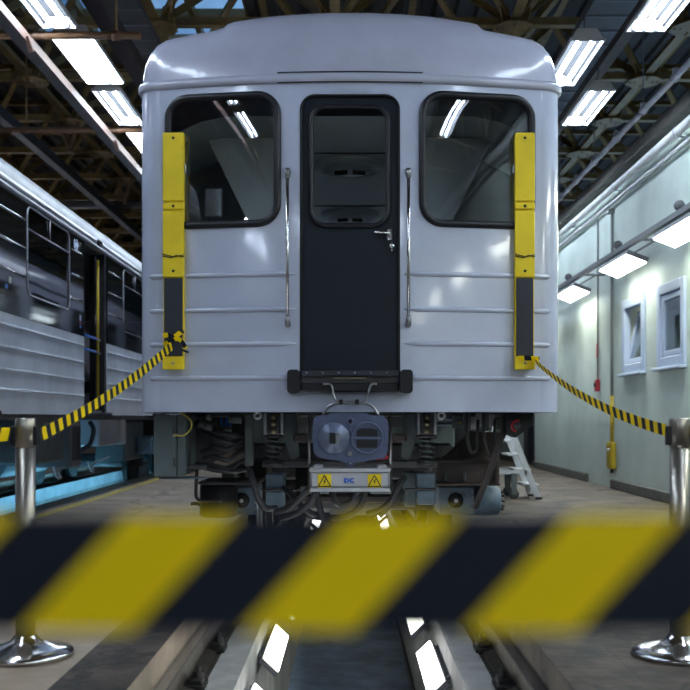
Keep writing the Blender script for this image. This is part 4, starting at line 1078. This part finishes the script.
def long_thing(name, mb, m, label, cat, group=None): return tag(obj(name, mb, m), label, cat, group)
Ht = EYE + 3.70
Hk = EYE+3.36
t = long_thing('cable_tray', MB().box(-2.98, -2.87, HY0, 30, Hk-.02, Hk-.006).box(-2.98, -2.97, HY0, 30, Hk-.006, Hk+.05), 'traydark', 'dark tray with a pinkish flange running along the left lamp row', 'tray')
s0 = MB(); s0.box(-2.87, -2.85, HY0, 30, Hk-.035, Hk+.05); obj('flange', s0, 'traypink', t)
for y in (8.8, 12.1): 
    s0 = MB(); s0.bar((-2.848, y, Hk+.0), (-2.82, y+.06, Hk-.12), .05, .012); obj('tray_bracket', s0, 'traypink', t)
long_thing('lamp_beam', MB().box(-2.42, -2.25, HY0, 30, Ht+.06, Ht+.20), 'traydark', 'dark box beam right beside the left lamp row', 'beam')
long_thing('lamp_beam', MB().box(2.84, 2.96, HY0, 30, Ht+.30, Ht+.40), 'tray', 'grey box beam above the lamp row by the pale wall', 'beam')
for x0, x1, z, lab in ((-2.95, -2.35, 5.6, 'wide grey perforated cable tray above the left lamp row'), (2.75, 3.25, 5.7, 'wide grey perforated cable tray above the lamps by the pale wall')):
    t = long_thing('cable_tray', MB().box(x0, x1, HY0, 32, z, z+.012), 'tray', lab, 'tray')
    for xx in (x0, x1-.01):
        s0 = MB(); s0.box(xx, xx+.01, HY0, 32, z+.012, z+.08); obj('tray_side', s0, 'tray', t)
    rg = raw_mesh('tray_rung', MB().box(x0-(x0+x1)/2, x1-(x0+x1)/2, -.02, .02, -.012, 0), 'lampgrey')
    for k in range(40): inst('tray_rung', rg, ((x0+x1)/2, 9+.45*k, z), t)
# rust-brown cross pipes carrying the left row
for y, lab in ((9.07, 'rust brown cross pipe between the lit fittings, nearer the open end'), (12.05, 'rust brown cross pipe just behind the white car roof')):
    t = long_thing('cross_pipe', MB().cyl((-7.5, y, EYE+3.47), (-1.9, y, EYE+3.47), .035, 12), 'rust', lab, 'pipe')
    for x in (-3.9, -2.12):
        s0 = MB(); s0.lathe([(.035, -.04), (.045, -.04), (.045, .04), (.035, .04)], (x, y, EYE+3.47), 'x', 12); obj('pipe_collar', s0, 'rust', t)
        s0 = MB(); s0.cyl((x, y, EYE+3.5), (x, y, ZB), .01, 6); obj('hanger_rod', s0, 'truss', t)
# blue-grey long beam and duct to the left, V brackets under the frame nodes
long_thing('crane_beam', MB().box(-5.90, -5.78, HY0, 40, 6.0, 6.18).box(-5.92, -5.76, HY0, 40, 5.98, 6.0), 'tray', 'long blue grey beam under the roof frame above the black banded car', 'beam')
long_thing('cross_duct', MB().cbox(-14, -1.5, 24.6, 24.85, 6.19, 6.345, .03), 'tray', 'grey cross duct under the far roof frame', 'duct')
for x, y in ((-5.1, 18.2), (-5.1, 22.6)):
    t = thing('hanger_bracket', (x, y, ZB-.55), 'rusty V-shaped hanger under the roof frame, %s the grey cross duct' % ('close to' if y > 20 else 'well short of'), 'bracket', 'V hangers under the roof frame')
    for s in (-1, 1):
        s0 = MB(); s0.bar((x+s*.16, y, ZB-.02), (x+s*.01, y, ZB-.52), .05, .10); obj('leg', s0, 'rust', t)
    s0 = MB(); s0.cbox(x-.05, x+.05, y-.06, y+.06, ZB-.56, ZB-.47, .01); obj('shoe', s0, 'rust', t)
s0 = MB(); s0.cyl((1.10, 14.9, ZB+.1), (1.14, 14.9, ZD), .08, 14); obj('down_pipe', s0, 'tray', ceil)

# ================================================================== RIGHT WALL FITTINGS
t = long_thing('steam_pipe', MB().cyl((3.60, HY0, 4.15), (3.60, 40, 4.15), .050, 16), 'pipe', 'thick pale pipe along the top of the pale wall', 'pipe')
for k in range(9):
    s0 = MB(); y = 8.4+2.6*k; s0.box(3.585, XW-.004, y-.015, y+.015, 4.085, 4.10); s0.lathe([(.051, -.02), (.057, -.02), (.057, .02), (.051, .02)], (3.60, y, 4.15), 'y', 14); obj('pipe_clamp', s0, 'galv', t)
long_thing('steam_pipe', MB().cyl((3.68, HY0, 4.02), (3.68, 40, 4.02), .025, 12), 'pipe', 'thin pale pipe below the thick one on the pale wall', 'pipe')
t = long_thing('water_pipe', MB().cyl((3.40, 8, 4.56), (3.40, 40, 4.56), .034, 12), 'galv', 'galvanised pipe with clamps hung beside the cornice of the pale wall', 'pipe')
for k in range(14):
    y = 9.3+1.15*k; s0 = MB(); s0.lathe([(.035, -.03), (.05, -.03), (.05, .03), (.035, .03)], (3.40, y, 4.56), 'y', 10); s0.cbox(3.37, 3.43, y-.02, y+.02, 4.60, 4.66, .006); obj('pipe_clamp', s0, 'galv', t)
    if k % 2 == 0:
        s0 = MB(); s0.cyl((3.40, y, 4.6), (3.40, y, ZB), .007, 6); obj('hanger_rod', s0, 'lampgrey', t)
# lamp rail with floodlights
zr = EYE+2.075
t = long_thing('lamp_rail', MB().box(3.36, 3.42, HY0, 40, zr, zr+.06), 'lampgrey', 'dark rail on brackets carrying the floodlights along the pale wall', 'rail')
for k in range(10):
    y = (8.4, 8.9, 11.3, 11.8, 13.7, 14.7, 16.6, 17.7, 20.0, 22.0)[k]; s0 = MB(); s0.bar((3.42, y, zr+.03), (XW-.003, y, zr+.03), .03, .03); obj('rail_bracket', s0, 'lampgrey', t)
s0 = MB(); s0.cyl((3.60, HY0, zr+.02), (3.60, 40, zr+.02), .014, 8); obj('lamp_cable', s0, 'conduit', t)
FL = [(-6.9, -5.6, 'added out of view, fifth from the closed window'), (-4.1, -2.8, 'added out of view, fourth from the closed window'), (-1.3, 0., 'added out of view, third from the closed window'), (1.5, 2.8, 'added out of view, second from the closed window'), (4.2, 5.5, 'added out of view, abreast of the wall-side barrier post'), (7.0, 8.2, 'just before the closed window'), (9.75, 11.05, 'above the closed window'), (12.10, 13.42, 'above the tilted open window'), (15.0, 16.28, 'above the red alarm box'), (18.2, 19.5, 'towards the dark steel door')]  # those from the barrier post back are unseen, added to light belt and car
for y0, y1, lw in FL:
    f = thing('floodlight', (3.47, (y0+y1)/2, EYE+1.92), 'lit rectangular floodlight on the wall rail, ' + lw, 'lamp', 'floodlights on the wall rail')
    A = Vector((3.34, 0, EYE+1.985)); B = Vector((3.60, 0, EYE+1.885)); n = Vector((.1, 0, .26)).normalized()
    def quad(p, q, ya, yb, o0, o1):
        vs = []
        for pt in (p, q):
            for yy in (ya, yb):
                for o in (o0, o1): vs.append((pt.x+n.x*o, yy, pt.z+n.z*o))
        return MB().add(vs, [(0,1,3,2),(4,6,7,5),(0,4,5,1),(2,3,7,6),(1,5,7,3),(0,2,6,4)])
    obj('housing', quad(A, B, y0, y1, 0.001, .06), 'lampgrey', f)
    obj('lit_panel', quad(A.lerp(B, .04), A.lerp(B, .96), y0+.02, y1-.02, -.012, 0), 'flood', f)
    for yy in (y0+.3, y1-.3):
        s0 = MB(); s0.bar((3.39, yy, zr-.016), (3.42, yy, EYE+1.99), .04, .02); obj('lamp_arm', s0, 'lampgrey', f)
    s0 = MB(); s0.lathe([(0, -.03), (.05, -.03), (.055, 0), (.05, .03), (0, .03)], (3.39, (y0+y1)/2-.1, zr+.115), 'y', 16); s0.box(3.38, 3.40, (y0+y1)/2-.13, (y0+y1)/2-.07, zr+.05, zr+.1); obj('gland_box', s0, 'lampgrey', t)
# conduits and boxes on the wall
s0 = MB(); s0.cyl((XW-.03, 14.2, 1.3), (XW-.03, 14.2, 3.98), .022, 10); cd = long_thing('conduit_pipe', s0, 'conduit', 'dark conduit down the pale wall to the yellow box', 'conduit')
s0 = MB(); s0.cyl((XW-.03, 14.2, .66), (XW-.03, 14.2, 1.32), .026, 10); obj('yellow_sleeve', s0, 'yellow2', cd)
s0 = MB(); s0.cbox(XW-.10, XW-.002, 14.15, 14.27, 3.9, 3.96, .005); obj('conduit_clamp', s0, 'conduit', cd)
s0 = MB(); s0.cbox(XW-.07, XW-.002, 14.08, 14.34, .28, .66, .012); yb = long_thing('switch_box', s0, 'yellow2', 'yellow wall box at the bottom of the dark conduit', 'box')
s0 = MB(); s0.cbox(XW-.082, XW-.07, 14.11, 14.31, .31, .63, .006); obj('lid', s0, 'yellow2', yb)
s0 = MB(); s0.cyl((XW-.082, 14.14, .55), (XW-.115, 14.14, .55), .022, 10); obj('knob', s0, 'dcbox', yb)
s0 = MB(); s0.cyl((XW-.035, 14.2, .22), (XW-.035, 14.2, .285), .02, 8); obj('bottom_gland', s0, 'black', yb)
s0 = MB(); s0.cyl((XW-.02, 15.05, 1.58), (XW-.02, 15.05, 3.98), .013, 8); cd = long_thing('conduit_pipe', s0, 'conduit', 'thin grey conduit down the pale wall to the red alarm box', 'conduit')
s0 = MB(); s0.box(XW-.036, XW-.034, 15.01, 15.09, 1.9, 2.12); obj('red_label', s0, 'red', cd)
s0 = MB(); s0.cbox(XW-.06, XW-.002, 14.98, 15.12, 1.40, 1.58, .01); rb = long_thing('alarm_box', s0, 'red', 'small red alarm box at the foot of the thin conduit', 'box')
s0 = MB(); s0.lathe([(0, -.018), (.03, -.016), (.034, 0)], (XW-.061, 15.05, 1.5), 'x', 14); obj('alarm_button', s0, 'black', rb)

# ================================================================== PIT LAMPS
def pit_lamp(cx, s, y0, y1, m, label, group, zt=-.40):
    f = thing('pit_lamp', (cx+s*.47, (y0+y1)/2, zt-.12), label, 'lamp', group)
    A = Vector((cx+s*.515, 0, zt-.01)); B = Vector((cx+s*.42, 0, zt-.10)); n = Vector((s*.09, 0, -.095)).normalized()
    def q(p, r, ya, yb, o0, o1):
        vs = [(pt.x+n.x*o, yy, pt.z+n.z*o) for pt in (p, r) for yy in (ya, yb) for o in (o0, o1)]
        return MB().add(vs, [(0,1,3,2),(4,6,7,5),(0,4,5,1),(2,3,7,6),(1,5,7,3),(0,2,6,4)])
    obj('housing', q(A, B, y0, y1, .001, .03), 'lampgrey', f)
    obj('lit_panel', q(A.lerp(B, .05), A.lerp(B, .95), y0+.02, y1-.02, -.01, 0), m, f)
    for yy in (y0+.12, y1-.12):
        s0 = MB(); s0.bar((cx+s*.50, yy, zt-.04), (cx+s*.552, yy, zt-.02), .04, .012); obj('lamp_bracket', s0, 'lampgrey', f)
for k in range(9):
    y0 = 4.35+1.52*k; pw = ('well ahead of the car coupler', 'right below the car coupler')[k] if k < 2 else 'deep under the car floor'
    pit_lamp(0, -1, y0, y0+.98, 'pitglow2' if k % 2 == 0 else 'pitglow', 'lit lamp on the left-hand wall of the pit, ' + pw, 'lamps on the left pit wall')
    pit_lamp(0, 1, y0-.50, y0+.48, 'pitglow2' if k % 2 else 'pitglow', 'lit lamp on the right-hand wall of the pit, ' + pw, 'lamps on the right pit wall')
s0 = MB(); s0.cyl((.53, 0, -1.30), (.53, 25, -1.30), .02, 8); long_thing('pit_cable', s0, 'hose', 'black cable along the foot of the near pit wall', 'cable')
for k in range(10):
    y0 = 6+1.6*k
    pit_lamp(TC, 1, y0, y0+1.1, 'blueglow', 'blue-lit lamp in the pit under the black banded car', 'blue lamps in the far pit', -.30)

# ================================================================== STANCHIONS AND BELTS
YB = 4.2
def stanchion(x, y, label, h=.996, br=.198):
    t = thing('stanchion', (x, y, .005), label, 'barrier post')
    s0 = MB(); s0.lathe([(0, .0), (br, 0), (br, .014), (br-.008, .022), (br*.72, .034), (br*.42, .052), (.062, .062), (.050, .078), (.044, .085)], (x, y, .005), 'z', 48); obj('base', s0, 'chrome', t)
    s0 = MB(); s0.cyl((x, y, .08), (x, y, h-.12), .041, 28); obj('pole', s0, 'polesteel', t)
    s0 = MB(); s0.lathe([(.0405, 0), (.042, 0), (.042, .118), (.038, .124), (0, .124)], (x, y, h-.12), 'z', 28); hd = obj('belt_head', s0, 'polesteel', t)
    for a in (0, 2):
        d = Vector((math.cos(a*PI/2), math.sin(a*PI/2), 0)); s0 = MB(); p = Vector((x, y, h-.07)) + d*.044
        s0.cbox(p.x-.012-.006*abs(d.y), p.x+.012+.006*abs(d.y), p.y-.012-.006*abs(d.x), p.y+.012+.006*abs(d.x), p.z-.04, p.z+.04, .003); obj('belt_slot', s0, 'rubber', hd)
    return t
pl_ = at(25.5, 418, YB); pr_ = at(679.5, 418, YB)
stanchion(pl_.x, YB, 'chrome barrier post with its belt tied to the car, beside the yellow floor line')
stanchion(pr_.x, YB, 'chrome barrier post with a domed base on the side of the pale wall')

def belt(name, path, width, m, label, period_off=0.0, roll=None, thick=.0012):
    """ribbon with real thickness along path; width upright unless rolled"""
    n = len(path); P = [Vector(p) for p in path]; L = [0]
    for i in range(1, n): L.append(L[-1] + (P[i]-P[i-1]).length)
    vs = []; uv = []; fs = []
    for i in range(n):
        tg = (P[min(i+1, n-1)] - P[max(i-1, 0)]).normalized()
        sd = tg.cross(Vector((0, 0, 1))).normalized(); up = sd.cross(tg)
        a = roll(i/(n-1)) if roll else 0
        u2 = up*math.cos(a) + sd*math.sin(a); s2 = sd*math.cos(a) - up*math.sin(a)
        for du, ds in ((-1, -1), (1, -1), (1, 1), (-1, 1)):
            vs.append(P[i] + u2*du*width/2 + s2*ds*thick/2); uv.append((L[i]+period_off, du*width/2))
    for i in range(n-1):
        for k in range(4): fs.append((i*4+k, i*4+(k+1) % 4, i*4+4+(k+1) % 4, i*4+4+k))
    fs += [(3, 2, 1, 0), (n*4-4, n*4-3, n*4-2, n*4-1)]
    mb = MB(); mb.add(vs, fs, False)
    return tag(obj(name, mb, m, None, label, uvs=uv), label, 'belt')

# left belt: from the post to the left barrier strip
xs_l = fx(173); yb_l = yf(xs_l)-.09
A = Vector((pl_.x+.062, YB+.03, EYE-.068)); B = Vector((xs_l+.01, yb_l-.012, EYE-(346-V0)*yb_l/F))
def sagged(A, B, sag, n=48): return [A.lerp(B, i/n) + Vector((0, 0, -sag*4*(i/n)*(1-i/n))) for i in range(n+1)]
bl = belt('barrier_belt', sagged(A, B, .035), .056, 'belt', 'yellow and black belt from the trackside post up to the tied strip on the car', roll=lambda t: .10*math.sin(t*5))
# knot pieces at the strip
def knot(ctrl, wd, par, roll):
    pth = smooth_path(ctrl, 6); n = len(pth); vs = []; uv = []; fs = []; L = 0
    for i in range(n):
        if i: L += (pth[i]-pth[i-1]).length
        tg = (pth[min(i+1, n-1)]-pth[max(i-1, 0)]).normalized(); nrm = Vector((0, -1, 0)); up = nrm.cross(tg).normalized()
        up = up*math.cos(roll) + nrm*math.sin(roll); sd = tg.cross(up)
        for a, b in ((-1, -1), (1, -1), (1, 1), (-1, 1)):
            vs.append(pth[i]+up*a*wd/2+sd*b*.0012); uv.append((L+.01, a*wd/2))
    for i in range(n-1):
        for k in range(4): fs.append((i*4+k, i*4+(k+1) % 4, i*4+4+(k+1) % 4, i*4+4+k))
    fs += [(3, 2, 1, 0), (n*4-4, n*4-3, n*4-2, n*4-1)]
    mb = MB(); mb.add(vs, fs); return obj('knot_loop', mb, 'belt', par, uvs=uv)
q = lambda u, v, d=0.0: at(u, v, yb_l-.012-d)
knot([q(163, 336), q(168, 335, .012), q(174, 337, .016), q(181, 332, .008), q(183.5, 331)], .030, bl, .2)
knot([q(164, 345), q(170, 341, .02), q(178, 339, .028), q(183, 343, .026), q(186, 349, .02)], .026, bl, .3)
s0 = MB(); a = q(182.5, 350, .01); b = q(188.5, 352.5, .01); s0.bar(a, b, .02, .014); obj('belt_clip', s0, 'rubber', bl)
# right belt
xs_r = fx(525); yb_r = yf(xs_r)-.085
A = Vector((xs_r+.045, yb_r-.004, EYE-(361-V0)*yb_r/F)); B = Vector((pr_.x-.05, YB+.02, EYE-.052))
br_ = belt('barrier_belt', sagged(A, B, .052), .050, 'belt', 'yellow and black belt from the car front to the post by the pale wall', roll=lambda t: (1-t)*.5)
pth = [Vector((fx(516), yb_r-.012, EYE-(358-V0)*yb_r/F)), Vector((fx(525), yb_r-.020, EYE-(358.5-V0)*yb_r/F)), Vector((fx(536), yb_r-.012, EYE-(359-V0)*yb_r/F))]
knot(pth, .030, br_, .5)
# belts leaving the posts sideways, out of the frame
belt('barrier_belt', sagged(Vector((-2.45, 2.36, EYE-.08)), Vector((pl_.x-.05, YB-.04, EYE-.066)), .03), .056, 'belt2', 'yellow and black belt leading away from the trackside post under the black banded car')
stanchion(-2.5, 2.3, 'chrome barrier post at the outer end of the belt by the black banded car')
belt('barrier_belt', sagged(Vector((pr_.x+.05, YB-.02, EYE-.055)), Vector((pr_.x+1.75, YB-.4, EYE-.07)), .03), .056, 'belt', 'yellow and black belt leading from the wall-side post along the pale wall')
stanchion(pr_.x+1.81, YB-.40, 'chrome barrier post at the outer end of the belt by the pale wall')
# foreground belt right in front of the viewer
YN = .48
belt('barrier_belt', [Vector((-1.05 + 2.1*i/40, YN, EYE-.0745)) for i in range(41)], .0560, 'tape', 'broad yellow and black belt stretched across the track closest to the viewer', period_off=1.05+.0105-.9125)
for s in (-1, 1):
    stanchion(s*1.10, YN, 'chrome barrier post carrying the %s-hand end of the closest belt' % ('left' if s < 0 else 'right'))

# ================================================================== STEP LADDER by the wall side of the car
def ladder():
    Y = 12.3
    t = thing('step_ladder', (2.05, Y, 0), 'aluminium step ladder on castors standing behind the car bogie', 'ladder')
    def P(u, v, y): return at(u, v, y)
    for dy_ in (0, .5):
        s0 = MB(); top = at(503, 430, Y); bot = at(538, 498.2, Y); s0.bar((top.x, Y+dy_, top.z+.25), (bot.x, Y+dy_, .015), .03, .075); obj('side_rail', s0, 'ladder', t)
        s0 = MB(); s0.cbox(bot.x-.04, bot.x+.05, Y+dy_-.03, Y+dy_+.03, .001, .03, .008); obj('rubber_foot', s0, 'rubber', t)
        s0 = MB(); a = at(497, 472, Y); b = at(527, 472, Y); s0.bar((a.x-.3, Y+dy_, a.z), (b.x, Y+dy_, b.z), .03, .05); obj('base_bar', s0, 'ladder', t)
        s0 = MB(); s0.bar((top.x-.35, Y+dy_, .12), (top.x-.05, Y+dy_, top.z+.25), .03, .05); obj('rear_leg', s0, 'ladder', t)
        c = at(514, 494, Y); s0 = MB(); s0.lathe([(0, -.02), (.05, -.02), (.062, -.012), (.062, .012), (.05, .02), (0, .02)], (c.x, Y+dy_, .063), 'y', 20); cs = obj('castor_wheel', s0, 'caster', t)
        s0 = MB(); s0.box(c.x-.03, c.x+.03, Y+dy_-.035, Y+dy_-.025, .06, .2); s0.box(c.x-.03, c.x+.03, Y+dy_+.025, Y+dy_+.035, .06, .2); s0.box(c.x-.035, c.x+.035, Y+dy_-.036, Y+dy_+.036, .2, .32); obj('castor_fork', s0, 'bogie2', cs)
        s0 = MB(); s0.lathe([(0, -.02), (.05, -.02), (.062, -.012), (.062, .012), (.05, .02), (0, .02)], (top.x-.35, Y+dy_, .063), 'y', 20); obj('castor_wheel', s0, 'caster', t)
    for v in (441, 455, 470, 485):
        k = (v-430)/68.2; s0 = MB(); z = EYE-(v-V0)*Y/F; a = at(503+35*k, v, Y); s0.cbox(a.x-.10, a.x+.10, Y+.02, Y+.48, z-.012, z+.012, .004); obj('step', s0, 'ladder', t)
    s0 = MB(); top = at(503, 430, Y); s0.cbox(top.x-.40, top.x+.06, Y-.01, Y+.51, top.z+.25, top.z+.28, .006); obj('platform', s0, 'ladder', t)
ladder()
